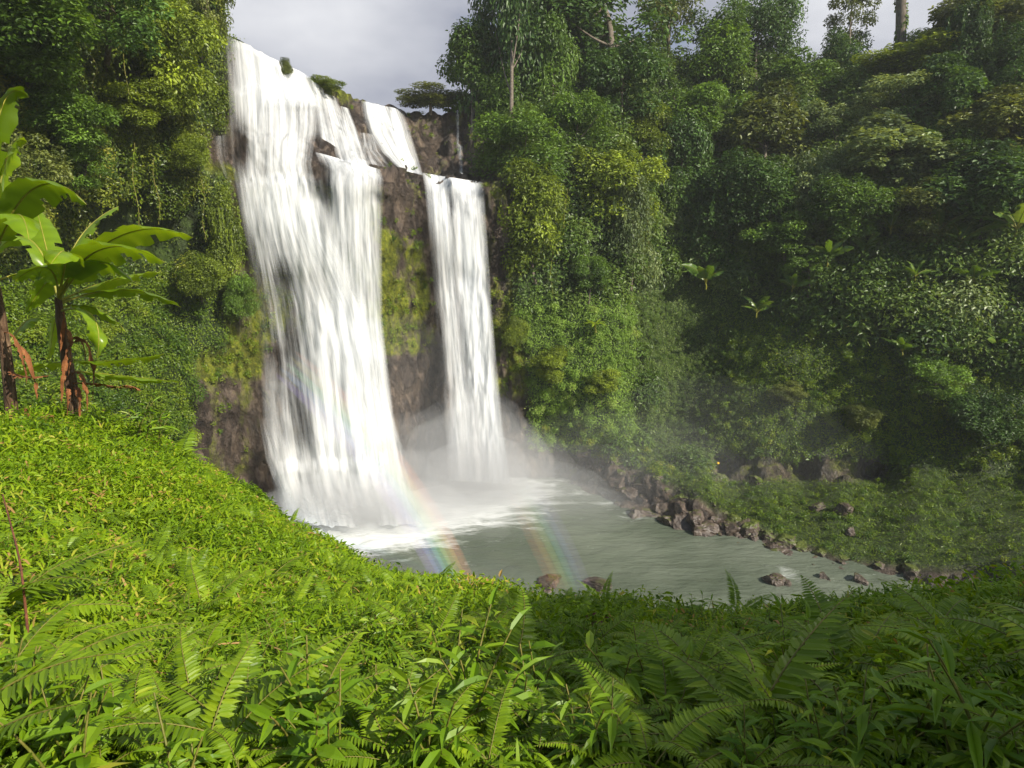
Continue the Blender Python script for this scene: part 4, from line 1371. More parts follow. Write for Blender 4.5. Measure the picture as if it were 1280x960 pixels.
# ------------------------------------------------------------------ rocks
def rock_proto(seed, n=13):
    r = np.random.default_rng(seed)
    g = np.linspace(-1, 1, n)
    faces = []
    Vs = []
    for ax in range(3):
        for s in (-1, 1):
            a, b_ = np.meshgrid(g, g)
            p = np.zeros((n * n, 3))
            p[:, ax] = s
            p[:, (ax + 1) % 3] = a.ravel()
            p[:, (ax + 2) % 3] = b_.ravel() * s
            base_ = len(Vs) * n * n
            i = np.arange(n - 1)[:, None] * n
            j = np.arange(n - 1)[None]
            faces.append(np.stack([i + j, i + j + 1, i + n + j + 1, i + n + j], -1).reshape(-1, 4) + base_)
            Vs.append(p)
    V = np.concatenate(Vs)
    d = unit(V)
    V = d * .6 + V * .28                     # blocky
    for _ in range(5):                       # planes chipped off
        nn = rand_dirs(1, r)[0]
        h = V @ nn
        V -= np.maximum(h - r.uniform(.45, .72), 0)[:, None] * nn
    V = V * (1 + .22 * fbm(d * 1.6 + seed * 3, 3)[:, None] + .10 * fbm(d * 5 + seed, 3)[:, None])
    return mesh_np('boulder', V, np.concatenate(faces), smooth=False)


ROCKS = [rock_proto(300 + k) for k in range(7)]
for r_ in ROCKS:
    r_.materials.append(M['rock'])
rr_ = np.random.default_rng(21)
wl_x = [655, 700, 730, 760, 790, 820, 850, 880, 920, 960, 1000, 1050, 1100, 1150]
wl_y = [600, 600, 616, 634, 644, 654, 664, 674, 684, 694, 708, 718, 722, 726]
tp_y = [552, 558, 562, 566, 578, 592, 606, 622, 642, 660, 680, 692, 700, 708]


def boulder(p, s, rz, label, group, sq=.75, mat=None, k=0):
    o = link('boulder', ROCKS[k % 7], loc=tuple(p))
    o.scale = (s * rr_.uniform(.8, 1.3), s * rr_.uniform(.8, 1.2), s * sq)
    o.rotation_euler = (rr_.uniform(-.3, .3), rr_.uniform(-.3, .3), rz)
    if mat:
        o.material_slots[0].link = 'OBJECT'
        o.material_slots[0].material = mat
    return tag(o, label, 'rock', group)


for k in range(150):
    x = rr_.uniform(690, 1000) if k < 125 else rr_.uniform(1000, 1150)
    lo, hi = np.interp(x, wl_x, wl_y), np.interp(x, wl_x, tp_y)
    f = rr_.random() ** .8
    y = lo + 3 - (lo - hi + 2) * f
    p, n_ = sheet_at(x, y)
    boulder(p[0] - n_[0] * .18, (rr_.uniform(.25, .7) + (.6 if rr_.random() < .18 else 0)) * (1.3 - .5 * f), rr_.uniform(0, 6.28), 'brown wet rock in the jumble along the far shore of the pool', 'rocks along the far shore', k=k, mat=M['rock_moss'] if f > .72 else None)
for (x, y, s, lab, mt) in [
    (1022, 634, .75, 'dark rock lying alone on the far grassy shelf', None), (1056, 641, 1.0, 'larger dark rock on the far grassy shelf beside a smaller one', None),
    (1062, 664, .6, 'low rock half sunk in the far grassy shelf below the two dark rocks', None), (945, 604, .9, 'mossy rock at the back of the far shelf', M['rock_moss']),
    (968, 726, .75, 'dark boulder standing in the shallow end of the pool', None), (985, 731, .35, 'small pale wet rock beside the boulder in the pool', None),
    (1030, 722, .5, 'rock breaking the riffle at the pool outlet', None), (1075, 726, .6, 'dark rock at the far side of the pool outlet', None),
    (900, 596, .9, 'mossy block at the head of the far shelf under the yellow flower', M['rock_moss'])]:
    if y > 715:
        r = rays(x, y)
        p = EYE + r * (-22.0 / r[2])
    else:
        p = sheet_at(x, y)[0][0]
    boulder(p, s, rr_.uniform(0, 6), lab, None, k=int(x), mat=mt)

# ------------------------------------------------------------------ plants of the near hillside
hcx, hcy = np.meshgrid((HX[:-1] + HX[1:]) / 2, (HY[:-1] + HY[1:]) / 2)
hcz = hill_z(hcx, hcy)
hpx, hpy, hfd = to_px(np.stack([hcx, hcy, hcz], -1))
hdist = np.sqrt(hcx ** 2 + hcy ** 2 + (hcz - 22) ** 2)
h_vis = (hpx > -120) & (hpx < 1400) & (hpy < 1040) & (hfd > .8) & (hdist < 24)
# nothing is wanted far down the hidden side of the knoll
crest_px = np.interp(hpx, [-100, 95, 200, 250, 300, 350, 430, 560, 640, 720, 900, 1000, 1100, 1200, 1280], [510, 500, 545, 580, 612, 645, 674, 718, 735, 747, 752, 752, 745, 733, 722])
h_vis &= hpy > crest_px - np.where((hpx > 230) & (hpx < 560), 110, 4)


def hill_sample(n, r, power=1.5, mask=1.0):
    w = (h_vis * mask / np.maximum(hdist, 1.2) ** power).ravel()
    c = np.searchsorted(np.cumsum(w) / w.sum(), r.random(n)).clip(0, w.size - 1)
    x = hcx.ravel()[c] + (r.random(n) - .5) * (HX[1] - HX[0])
    y = hcy.ravel()[c] + (r.random(n) - .5) * (HY[1] - HY[0])
    return np.stack([x, y, hill_z(x, y)], -1)


hno = fbm(np.stack([hcx.ravel() * .45, hcy.ravel() * .45, 0 * hcx.ravel() + 8], -1), 3).reshape(hcx.shape)
r = np.random.default_rng(41)
# creeping leaves close to the soil everywhere
n = 170000
o_ = hill_sample(n, r, 1.2, np.clip(.55 + 1.5 * hno, .12, 1.3))
dd_ = np.linalg.norm(o_ - EYE, axis=1)
hgt = r.random(n) ** 1.2 * np.clip(.14 + .45 * fbm(o_ * .8 + 31, 2) + .02 * dd_, .05, .5)
patch = fbm(o_ * .9 + 5, 2)
o_[:, 2] += hgt
nn_ = unit(np.array([0, 0, .8]) + r.normal(size=(n, 3)) * .55)
dr_ = unit(perp_dir(nn_, r) + np.array([0, 0, -.15]))
ln_ = np.clip(.024 * dd_ ** .45, .03, .085) * (.5 + 1.1 * r.random(n) ** 1.4)
V, F = stamp(HEX, o_, dr_, nn_, ln_, ln_ * .42)
tn = np.clip(.43 + patch * .85 + r.normal(size=n) * .18 + (hgt - .15) * .5, 0, 1)
tag(link('creeping_herbs', mesh_np('creeping_herbs', V, F, tint=np.repeat(tn, 6), smooth=False), M['grass']), kind='stuff')
# grass and bamboo-like blades, thickest on the far left shoulder
gm = np.where(hpx < 560, 1.0, np.where(hpx > 880, .8, .45)) * np.clip(.55 + hno, .15, 1.2) * np.where(hdist < 4, .45, 1)
n = 170000
o_ = hill_sample(n, r, 1.25, gm)
dd_ = np.linalg.norm(o_ - EYE, axis=1)
o_[:, 2] += r.random(n) * .22
az = r.random(n) * 6.283
el = r.uniform(.15, 1.25, n)
dr_ = np.stack([np.cos(az) * np.cos(el), np.sin(az) * np.cos(el), np.sin(el)], 1)
nn_ = unit(np.stack([-np.cos(az) * np.sin(el), -np.sin(az) * np.sin(el), np.cos(el)], 1) + r.normal(size=(n, 3)) * .25)
ln_ = (.09 + .009 * dd_) * (.6 + 1.0 * r.random(n))
V, F = stamp(BLADE, o_, dr_, nn_, ln_, 0.011 + .0013 * dd_, bend=.25 + .6 * r.random(n))
tn = np.clip(.5 + r.normal(size=n) * .2 + fbm(o_ * .6, 2) * .4, 0, 1)
tag(link('grass', mesh_np('grass', V, F, tint=np.repeat(tn, 8), smooth=True), M['grass']), kind='stuff')

# the far side of the knoll, down to the water
far_w = ((hcz > .1) & (hcy > 8) & (hcx > -18) & (hcx < 12) & ~h_vis & (hcy < 40)).ravel().astype(float)
n = 90000
c_ = np.searchsorted(np.cumsum(far_w) / far_w.sum(), r.random(n)).clip(0, far_w.size - 1)
x_ = hcx.ravel()[c_] + (r.random(n) - .5) * .3
y_ = hcy.ravel()[c_] + (r.random(n) - .5) * .3
o_ = np.stack([x_, y_, hill_z(x_, y_) + r.random(n) * .4], -1)
nn_ = unit(np.array([.2, .4, .8]) + r.normal(size=(n, 3)) * .5)
V, F = stamp(KITE, o_, unit(perp_dir(nn_, r) + np.array([0, 0, -.2])), nn_, .13 + .16 * r.random(n), .07 + .06 * r.random(n))
tag(link('creeping_herbs', mesh_np('creeping_herbs', V, F, tint=np.repeat(np.clip(.4 + r.normal(size=n) * .2, 0, 1), 4), smooth=False), M['grass']), kind='stuff')


# ---- ferns
def frond_mesh(seed, L_=1.0, npair=24, width=.17, droop=.55, pw=.2):
    r = np.random.default_rng(seed)
    t_ = np.linspace(0, 1, 14)
    cur = np.stack([L_ * (t_ * .92), .05 * np.sin(t_ * 3 + seed), L_ * (.55 * t_ - droop * t_ ** 2)], 1)
    V1, F1 = tube(cur, np.linspace(.0075, .002, 14) * L_, 5)
    u = np.linspace(.13, .985, npair)
    p = np.stack([np.interp(u, t_, cur[:, k]) for k in range(3)], 1)
    T = unit(np.stack([np.interp(u, t_, np.gradient(cur[:, k])) for k in range(3)], 1))
    up = unit(np.cross(np.cross(T, np.array([0, 0, 1.0])), T))
    prof = np.minimum(1, (u / .22) ** .6) * np.clip((1.03 - u) / .62, 0, 1) ** .75
    Os, Ds, Ns, Ls = [], [], [], []
    for s in (-1, 1):
        side = np.cross(up, T) * s
        d = unit(side + T * (.28 + .45 * u[:, None] ** 2) - up * (.12 + .12 * r.random((npair, 1))) + r.normal(size=(npair, 3)) * .05)
        Os.append(p + T * (.004 * s)); Ds.append(d); Ns.append(unit(up + side * .15 + r.normal(size=(npair, 3)) * .14)); Ls.append(width * L_ * prof * (.9 + .2 * r.random(npair)))
    Os.append(p[-1:]); Ds.append(T[-1:]); Ns.append(up[-1:]); Ls.append(np.array([width * .3 * L_]))
    O, D, NN, Ln = np.concatenate(Os), np.concatenate(Ds), np.concatenate(Ns), np.concatenate(Ls)
    PIN = (np.array([[0, .10, 0], [0, -.10, 0], [.22, .5, .03], [.22, -.5, .03], [.22, 0, -.015], [.6, .42, .02], [.6, -.42, .02], [.6, 0, -.02], [1, .02, -.10], [1, -.02, -.10]]),
           np.array([[0, 4, 2, 2], [1, 3, 4, 0], [4, 7, 5, 2], [3, 6, 7, 4], [7, 8, 5, 5], [6, 9, 8, 7]]))
    tv, tf = PIN
    tris = np.array([[0, 4, 2], [1, 3, 4], [0, 1, 4], [4, 7, 2], [7, 5, 2], [3, 6, 4], [6, 7, 4], [7, 8, 5], [6, 9, 7], [9, 8, 7]])
    V, F = stamp((tv, tris), O, D, NN, Ln, Ln * pw + .008 * L_)
    V[:, 2] -= 0
    blade = mesh_np('leaflets', V, F, tint=np.repeat(np.clip(.5 + r.normal(size=len(O)) * .12 + .1 * r.normal(), 0, 1), len(tv)), smooth=False)
    blade.materials.append(M['fern'])
    rach = mesh_np('midrib', V1, F1)
    rach.materials.append(M['fstem'])
    return blade, rach


FRONDS = [frond_mesh(500 + k, droop=dr, width=w, npair=npair, pw=pw) for k, (dr, w, npair, pw) in enumerate(
    [(.55, .17, 24, .2), (.75, .16, 22, .22), (.35, .18, 24, .2), (.62, .20, 20, .2), (.45, .13, 26, .24)])]


def fern(p, size, nf, seed, label, group=None, lean=None, parts=True):
    r = np.random.default_rng(seed)
    t = thing('fern', tuple(p), label, 'fern', group)
    a0 = r.random() * 6.28
    for k in range(nf):
        a = a0 + k * 6.283 / nf + r.normal() * .25
        if lean is not None:
            a = lean + (k - (nf - 1) / 2) * (1.9 / nf) + r.normal() * .12
        bl, ra = FRONDS[int(r.integers(len(FRONDS)))]
        f = link('frond', bl, parent=t, loc=(0, 0, 0))
        s = size * r.uniform(.7, 1.15)
        f.scale = (s, s * r.choice([-1, 1]), s)
        f.rotation_euler = (r.normal() * .2, -r.uniform(-.25, .5), a)
        if parts:
            m_ = bpy.data.objects.new('midrib', ra)
            COL.objects.link(m_)
            m_.parent = f
    return t


r = np.random.default_rng(52)
fm = np.where(hpx > 880, .4, 1) * np.where((hpx < 470) & (hpy < 660), .15, 1) * np.clip(.6 + 1.3 * hno, .1, 1.5) * (hdist > 1.9)
pts = hill_sample(250, r, 2.0, fm)
for k, p in enumerate(pts):
    fern(p + np.array([0, 0, .20]), r.uniform(.30, .70) * (1.0 if np.linalg.norm(p - EYE) < 4.5 else .72), int(r.integers(4, 7)), 600 + k, 'bright green sword fern among the herbs of the near hillside', 'ferns among the herbs of the near hillside', parts=np.linalg.norm(p - EYE) < 6)
for k, (x, y, sz, nf, lean, lab) in enumerate([
    (-10, 800, 1.0, 6, .35, 'large glossy fern with long drooping fronds at the outer edge of the near slope'),
    (30, 900, .85, 6, .6, 'dark stalked fern at the lowest corner of the near slope under the large glossy fern'),
    (250, 800, .75, 6, None, 'broad yellow green fern in the middle of the bright near slope'),
    (330, 745, .7, 5, None, 'fern with upright comb-like fronds against the fine grass'),
    (520, 810, .8, 5, None, 'fern with yellowing fronds below the pool edge of the near slope'),
    (850, 935, .95, 8, None, 'brightest sunlit fern with shiny pale fronds at the border of the shade'),
    (930, 975, .8, 7, None, 'sunlit fern with silvery tips just below the brightest fern'),
    (745, 835, .65, 5, None, 'fern beside the dark red leaves'),
    (1155, 735, .55, 5, None, 'yellowish fern standing up on the rim against the pool outlet'),
    (1050, 960, .6, 5, None, 'slim fern sprig catching light in the shaded corner')]):
    p = hill_hit(x, y)
    fern(p + np.array([0, 0, .12]), sz, nf, 900 + k, lab, lean=lean)


# ---- broad leaved herbs
LANCE = (np.array([[0, .04, 0], [0, -.04, 0], [.25, .42, .05], [.25, -.42, .05], [.25, 0, -.02], [.6, .40, .02], [.6, -.40, .02], [.6, 0, -.05], [1, .0, -.16], [.85, 0, -.11]]),
         np.array([[0, 4, 2], [1, 3, 4], [0, 1, 4], [4, 7, 2], [7, 5, 2], [3, 6, 4], [6, 7, 4], [7, 9, 5], [6, 9, 7], [9, 8, 5], [6, 8, 9]]))


def herb_mesh(seed, nst=4, h=.5, leaf=.17, w=.28, nl=9):
    r = np.random.default_rng(seed)
    st, O, D, NN, Ln = [], [], [], [], []
    for s in range(nst):
        a = r.random() * 6.28
        ln = h * r.uniform(.6, 1.15)
        tz = np.linspace(0, 1, 8)
        out_ = r.uniform(.15, .5)
        c = np.stack([np.cos(a) * out_ * tz ** 1.4 * ln + r.normal() * .03, np.sin(a) * out_ * tz ** 1.4 * ln + r.normal() * .03, ln * tz * (1 - .12 * tz)], 1)
        st.append(tube(c, np.linspace(.006, .003, 8), 5))
        for j in range(nl):
            u = .25 + .75 * (j + r.random() * .5) / nl
            p = np.array([np.interp(u, tz, c[:, q_]) for q_ in range(3)])
            b_ = a + j * 2.4 + r.normal() * .3
            e = .75 * u - .25 + r.normal() * .15
            d = np.array([math.cos(b_) * math.cos(e), math.sin(b_) * math.cos(e), math.sin(e)])
            O.append(p); D.append(d)
            NN.append(unit(np.array([-math.cos(b_) * math.sin(e), -math.sin(b_) * math.sin(e), math.cos(e)]) + r.normal(size=3) * .2))
            Ln.append(leaf * r.uniform(.6, 1.2) * (1.1 - .45 * u))
    V, F = stamp(LANCE, np.array(O), unit(np.array(D)), unit(np.array(NN)), np.array(Ln), np.array(Ln) * w, bend=.12)
    me = mesh_np('foliage', V, F, tint=np.repeat(np.clip(.5 + r.normal(size=len(O)) * .16, 0, 1), len(LANCE[0])), smooth=False)
    me.materials.append(M['herb'])
    Vs, Fs = join(st)
    ms = mesh_np('stems', Vs, Fs)
    ms.materials.append(M['fstem'])
    return me, ms


HERBS = [herb_mesh(700 + k, *a) for k, a in enumerate([(5, .42, .17, .26, 9), (4, .5, .20, .30, 8), (6, .34, .13, .24, 10), (5, .4, .15, .40, 8), (5, .5, .22, .18, 9)])]


def herb(p, s, rz, label, group, k, mats=None):
    t = thing('herb', tuple(p), label, 'plant', group)
    t.rotation_euler = (0, 0, rz)
    t.scale = (s, s, s)
    me, ms = HERBS[k % len(HERBS)]
    f = link('foliage', me, parent=t, loc=(0, 0, 0))
    if mats:
        f.material_slots[0].link = 'OBJECT'
        f.material_slots[0].material = mats
    link('stems', ms, parent=t, loc=(0, 0, 0))
    return t


r = np.random.default_rng(63)
hm = np.where((hpx < 470) & (hpy < 680), .28, 1) * np.clip(.75 - .9 * hno, .2, 1.5) * (hdist > 1.7)
for k, p in enumerate(hill_sample(290, r, 1.9, hm)):
    herb(p + np.array([0, 0, .10]), r.uniform(.6, 1.15) * (1.0 if np.linalg.norm(p - EYE) < 4.2 else .62), r.random() * 6.28, 'leafy green herb with narrow pointed leaves on the near hillside', 'leafy herbs of the near hillside', int(r.integers(5)))
p = hill_hit(742, 812)
herb(p + np.array([0, 0, .05]), .75, 1, 'herb with dark red leaves among the green ferns', None, 3, M['darkred'])
p = hill_hit(1085, 985)
herb(p, 1.0, 2, 'upright herb with light leaves catching the sun in the shaded corner', None, 0)


def stick(px_pts, lift, radius, mat, name, label, cat):
    pp = np.array([hill_hit(a, b) + np.array([0, 0, l]) for (a, b), l in zip(px_pts, lift)])
    tz = np.linspace(0, 1, 16)
    s = np.linspace(0, 1, len(pp))
    c = np.stack([np.interp(tz, s, pp[:, k]) for k in range(3)], 1)
    for _ in range(3):
        c[1:-1] = (c[:-2] + 2 * c[1:-1] + c[2:]) / 4
    V, F = tube(c - c[0], np.linspace(radius, radius * .6, 16), 6)
    o = link(name, mesh_np(name, V, F), mat, loc=tuple(c[0]))
    return tag(o, label, cat)


stick([(275, 850), (330, 852), (385, 880), (442, 890)], [.26, .30, .3, .27], .007, M['twig'], 'twig', 'pale dry twig lying across the herbs of the near slope', 'twig')
stick([(46, 890), (42, 800), (20, 720)], [.1, .55, .72], .009, M['stemred'], 'twig', 'reddish brown woody stem arching up through the large glossy fern', 'twig')
stick([(640, 910), (648, 880), (655, 850)], [.15, .4, .55], .004, M['fstem'], 'grass_stalk', 'thin upright grass stalk in the foreground herbs', 'grass')


# ---- the pink flower on the rim, the yellow flower across the pool
def flower(p, size, mat, label, npet=6):
    t = thing('flower', tuple(p), label, 'flower')
    a = np.linspace(0, 6.283, npet, endpoint=False)
    D = np.stack([np.cos(a), np.sin(a), .35 + 0 * a], 1)
    V, F = stamp(HEX, np.zeros((npet, 3)), unit(D), unit(np.stack([-.3 * np.cos(a), -.3 * np.sin(a), 1 + 0 * a], 1)), size, size * .8)
    R = np.array([[1, 0, 0], [0, .5, .87], [0, -.87, .5]])
    link('petals', mesh_np('petals', V @ R, F, smooth=False), mat, t, loc=(0, 0, 0))
    V, F = tube(np.array([[0, .0, 0], [.01, .02, -.12], [0, .03, -.3]]) * (size / .06), np.array([.004, .004, .005]) * (size / .06), 5)
    link('stalk', mesh_np('stalk', V, F), M['fstem'], t, loc=(0, 0, 0))


p = hill_hit(1028, 765)
flower(p + np.array([0, 0, .30]), .055, M['pink'], 'single bright pink flower on the rim of the near slope')
p, _ = sheet_at(896, 590)
flower(p[0] + np.array([0, -.6, 1.2]), .13, M['yellow'], 'small yellow flower on a mossy block at the head of the far shelf')

# ------------------------------------------------------------------ banana plants
def banana_leaf(base, ctl, tip, width, seed, tilt=0.0, nL=26, nW=4, tear=.18):
    """A long paddle blade on a stalk, drooping either side of its midrib, its edge waved and here and there torn."""
    r = np.random.default_rng(seed)
    base, ctl, tip = (np.asarray(q_, float) for q_ in (base, ctl, tip))
    t_ = np.linspace(0, 1, nL)[:, None]
    c = base * (1 - t_) ** 2 + ctl * 2 * t_ * (1 - t_) + tip * t_ ** 2
    T = unit(np.gradient(c, axis=0))
    side = unit(np.cross(T, np.array([0, 0, 1.0])))
    up = np.cross(side, T)
    ct, st_ = math.cos(tilt), math.sin(tilt)
    side, up = side * ct + up * st_, up * ct - side * st_
    t1 = t_[:, 0]
    blade0 = .16
    x = np.clip((t1 - blade0) / (1 - blade0), 0, 1)
    w = width * .5 * np.clip(np.sin(np.pi * np.clip(x, 0, 1) ** .8), 0, 1) ** .55
    rows = []
    for s in (-1, 1):
        ph = r.random() * 6
        wave = (.10 * np.sin(t1 * 17 + ph) + .07 * np.sin(t1 * 39 + ph * 2)) * width * .5
        for j in range(0 if s < 0 else 1, nW + 1):      # both halves share the midrib
            f = j / nW
            off = side * (s * w * f)[:, None] * (1 - .12 * f) + up * ((-.30 * f ** 1.5 + .10 * f * (1 - f)) * w + wave * f ** 2 * (w > 0.02))[:, None]
            rows.append(c + off)
    R_ = np.array(rows)
    V = R_.reshape(-1, 3)
    F = []
    torn = [set(np.where(r.random(nL) < tear)[0]) for _ in range(2)]
    for s in range(2):
        row = (lambda j: j) if s == 0 else (lambda j: nW + j if j else 0)
        for j in range(nW):
            for i in range(nL - 1):
                if t1[i] < blade0 - .03:
                    continue
                if i in torn[s] and j >= nW - 1 - (i % 2):
                    continue
                a, b_ = row(j) * nL + i, row(j + 1) * nL + i
                F.append((a, a + 1, b_ + 1, b_) if s else (a, b_, b_ + 1, a + 1))
    Vt, Ft = tube(c, np.interp(t1, [0, .16, 1], [.026, .017, .004]) * (width / .5) ** .5, 6)
    tint = np.concatenate([np.repeat(np.clip(.5 + r.normal() * .14 + .12 * np.sin(t1 * 60)[None], 0, 1), 2 * nW + 1, 0).ravel()])
    F = np.array(F)
    used, inv = np.unique(F, return_inverse=True)
    return (V[used], inv.reshape(F.shape), tint[used]), (Vt, Ft)


def banana_plant(foot, height, r0, leaves, label, group=None, seed=0, brown=True):
    """leaves: (attach height fraction, control offset, tip offset, width, tilt, material) relative to the foot."""
    rb = np.random.default_rng(seed)
    t = thing('banana_plant', tuple(foot), label, 'banana plant', group)
    tz = np.linspace(0, 1, 14)
    c = np.stack([.05 * np.sin(tz * 3 + seed), .04 * np.sin(tz * 4), tz * height], 1)
    V, F = tube(c, np.interp(tz, [0, .15, .8, 1], [r0 * 1.25, r0, r0 * .75, r0 * .5]) * (1 + .06 * np.sin(tz * 40)), 12)
    link('pseudostem', mesh_np('pseudostem', V, F), M['pstem'] if brown else M['petiole'], t, loc=(0, 0, 0))
    for k, (hf_, ctl, tip, w, tilt, mt) in enumerate(leaves):
        b_ = np.array([.05 * math.sin(hf_ * 3 + seed), .04 * math.sin(hf_ * 4), hf_ * height])
        (Vb, Fb, tn), (Vs, Fs) = banana_leaf(b_, b_ + np.asarray(ctl, float), b_ + np.asarray(tip, float), w * (1.2 if mt != 'dry' else 1.0), seed * 31 + k, tilt, tear=.4 if mt == 'dry' else .18)
        lf = link('leaf', mesh_np('leaf', Vb, Fb, tint=tn), M[mt], t, loc=(0, 0, 0))
        link('midrib', mesh_np('midrib', Vs, Fs), M['dry' if mt == 'dry' else 'petiole'], lf, loc=(0, 0, 0))
    return t


def px_plant(foot_px, d, top_px, r0, leaf_px, label, seed):
    """Leaves given by the pixels of their middle and tip, with how much nearer or farther (m) than the stem they reach."""
    foot = P(foot_px[0], foot_px[1], d)
    foot[2] = hill_z(foot[0], foot[1]) - .1
    topz = P(top_px[0], top_px[1], d)[2]
    h = topz - foot[2]
    lv = []
    for (hf_, mid, tip, dm, dt, w, tilt, mt) in leaf_px:
        b_ = foot + np.array([0, 0, hf_ * h])
        tp = P(tip[0], tip[1], d + dt)
        md = P(mid[0], mid[1], d + dm)
        ctl = 2 * md - .5 * (b_ + tp)
        lv.append((hf_, ctl - b_, tp - b_, w, tilt, mt))
    return banana_plant(foot, h, r0, lv, label, None, seed)


B = 'banana'
px_plant((95, 520), 13.6, (88, 372), .125, [
    (1.0, (150, 296), (243, 297), -.6, -1.0, .62, .5, B),
    (1.0, (128, 312), (208, 328), -.9, -1.6, .66, .55, B),
    (.97, (142, 350), (203, 340), .5, .9, .50, .3, B),
    (.95, (158, 362), (228, 384), .7, 1.2, .46, .4, B),
    (1.0, (60, 310), (48, 262), .6, 1.2, .55, .2, B),
    (.98, (62, 335), (20, 352), -.6, -.9, .55, -.5, B),
    (1.0, (84, 318), (66, 330), -1.0, -1.9, .60, .2, B),
    (.9, (118, 395), (124, 448), -.5, -.7, .42, .7, B),
    (.99, (100, 300), (150, 258), .7, 1.5, .55, .3, B),
    (.96, (70, 345), (34, 392), .2, .3, .50, -.5, B),
    (.55, (130, 452), (207, 443), -.5, -.9, .40, .35, B),
    (.45, (150, 470), (228, 478), .3, .4, .38, .4, B),
    (.8, (72, 400), (64, 450), .3, .5, .36, .3, B),
    (.5, (60, 455), (20, 470), .4, .8, .42, -.3, B),
    (.35, (118, 480), (160, 486), -.3, -.4, .22, .6, 'dry'),
    (.6, (112, 430), (118, 500), -.4, -.45, .16, .9, 'dry'),
    (.5, (84, 440), (78, 505), -.3, -.35, .15, -.9, 'dry'),
    (.4, (104, 470), (110, 515), -.35, -.4, .14, .5, 'dry'),
    (.75, (90, 420), (88, 470), -.22, -.24, .11, .2, 'dry'), (.3, (98, 490), (100, 525), -.25, -.3, .13, -.4, 'dry'), (.65, (104, 425), (108, 462), -.15, -.15, .10, 1.2, 'dry'), (.25, (86, 490), (84, 528), -.22, -.26, .12, .6, 'dry'), (.85, (82, 395), (78, 440), -.15, -.2, .12, -1.0, 'dry'),
    (1.0, (40, 300), (-5, 318), .3, .2, .55, -.3, B), (.97, (120, 330), (168, 352), -.5, -1.1, .5, .6, B), (.92, (120, 385), (160, 415), .2, .3, .42, .5, B)],
    'full banana plant with a brown sheathed stem and leaves reaching towards the fall', 3)
px_plant((14, 500), 12.6, (6, 330), .11, [
    (1.0, (40, 236), (106, 256), -.3, -.5, .70, .5, B),
    (1.0, (4, 205), (32, 178), .3, .6, .60, .4, B),
    (1.0, (-4, 150), (34, 122), .2, .5, .55, .5, B),
    (1.0, (-20, 250), (-90, 270), -.4, -.8, .65, -.4, B),
    (1.0, (16, 270), (34, 300), -.8, -1.4, .60, .2, B),
    (.9, (34, 340), (56, 346), .5, .9, .45, .4, B),
    (.5, (30, 402), (42, 405), .5, .9, .4, .3, B),
    (.6, (20, 430), (30, 480), -.4, -.45, .16, .8, 'dry'),
    (.5, (30, 440), (44, 500), -.3, -.35, .18, .5, 'dry'),
    (.4, (24, 470), (60, 470), -.3, -.3, .25, .2, 'dry')],
    'banana plant cut by the picture edge with dark stem and raised bright leaves', 5)
# dead leaves fallen at the foot of the stems
for (x, y, tx, ty, w, lab) in [(30, 505, 52, 552, .32, 'dead brown banana leaf hanging at the foot of the dark stem'), (150, 486, 176, 488, .28, 'crumpled orange brown dead leaf beside the full banana plant'),
                               (62, 512, 64, 560, .30, 'yellowing dead leaf drooping onto the grass between the two banana stems')]:
    a, b_ = P(x, y, 13.0), P(tx, ty, 12.7)
    (Vb, Fb, tn), (Vs, Fs) = banana_leaf((0, 0, 0), (b_ - a) * .5 + np.array([0, 0, .15]), b_ - a, w, int(x), .5, tear=.4)
    t = link('dead_leaf', mesh_np('dead_leaf', Vb, Fb, tint=tn), M['dry'], loc=tuple(a))
    tag(t, lab, 'leaf')


def banana_copy(seed, n=9):
    r = np.random.default_rng(seed)
    lv = []
    for k in range(n):
        a = k * 6.283 / n + r.normal() * .3
        ln = r.uniform(2.0, 3.2)
        e = r.uniform(.5, 1.4)
        d = np.array([math.cos(a), math.sin(a), 0])
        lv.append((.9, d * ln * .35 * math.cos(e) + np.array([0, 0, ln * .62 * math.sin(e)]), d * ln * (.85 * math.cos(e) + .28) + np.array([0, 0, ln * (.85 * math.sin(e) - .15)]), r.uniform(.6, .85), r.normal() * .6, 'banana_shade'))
    return lv


def copy_tree(o, parent=None):
    c_ = o.copy()
    COL.objects.link(c_)
    if parent is not None:
        c_.parent = parent
    for ch in list(o.children):
        copy_tree(ch, c_)
    return c_


BAN = None
spots = [(1078, 312, 1.25), (1168, 300, 1.2), (1110, 290, 1.0), (1196, 305, 1.0), (995, 352, 1.1), (1125, 440, 1.0), (1185, 434, .9), (950, 388, 1.0), (880, 350, .9), (1245, 425, 1.1), (1052, 300, 1.0),
         (1032, 330, .9), (1215, 345, 1.1), (1260, 300, 1.2), (1140, 350, 1.0), (1080, 380, .9)]
for k, (x, y, s) in enumerate(spots):
    p, n_ = sheet_at(x, y + 14)
    p = p[0] + n_[0] * (.7 + .5 * (k % 3))
    s *= (.75, 1.2, .9, 1.35, .65)[k % 5]
    if k % 2 == 0 or BAN is None:
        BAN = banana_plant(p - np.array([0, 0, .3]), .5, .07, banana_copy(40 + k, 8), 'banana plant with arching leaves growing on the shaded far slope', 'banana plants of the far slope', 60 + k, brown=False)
        o = BAN
    else:
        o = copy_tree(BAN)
        o.location = p
    o.scale = (s, s, s)
    o.rotation_euler = (0, 0, k * 2.1)
# the pale rosette plant on the buttress
p, n_ = sheet_at(744, 418)
lv = []
for k in range(13):
    a = k * .4833
    d = np.array([math.cos(a), math.sin(a), 0])
    lv.append((1.0, d * .55 + np.array([0, 0, .45]), d * 1.15 + np.array([0, 0, -.1 + .3 * (k % 3)]), .24, 0, B))
banana_plant(p[0] + n_[0] * .6, .7, .10, lv, 'pale rosette plant with strap leaves on the sunny buttress', None, 77, brown=False).name = 'rosette_plant'

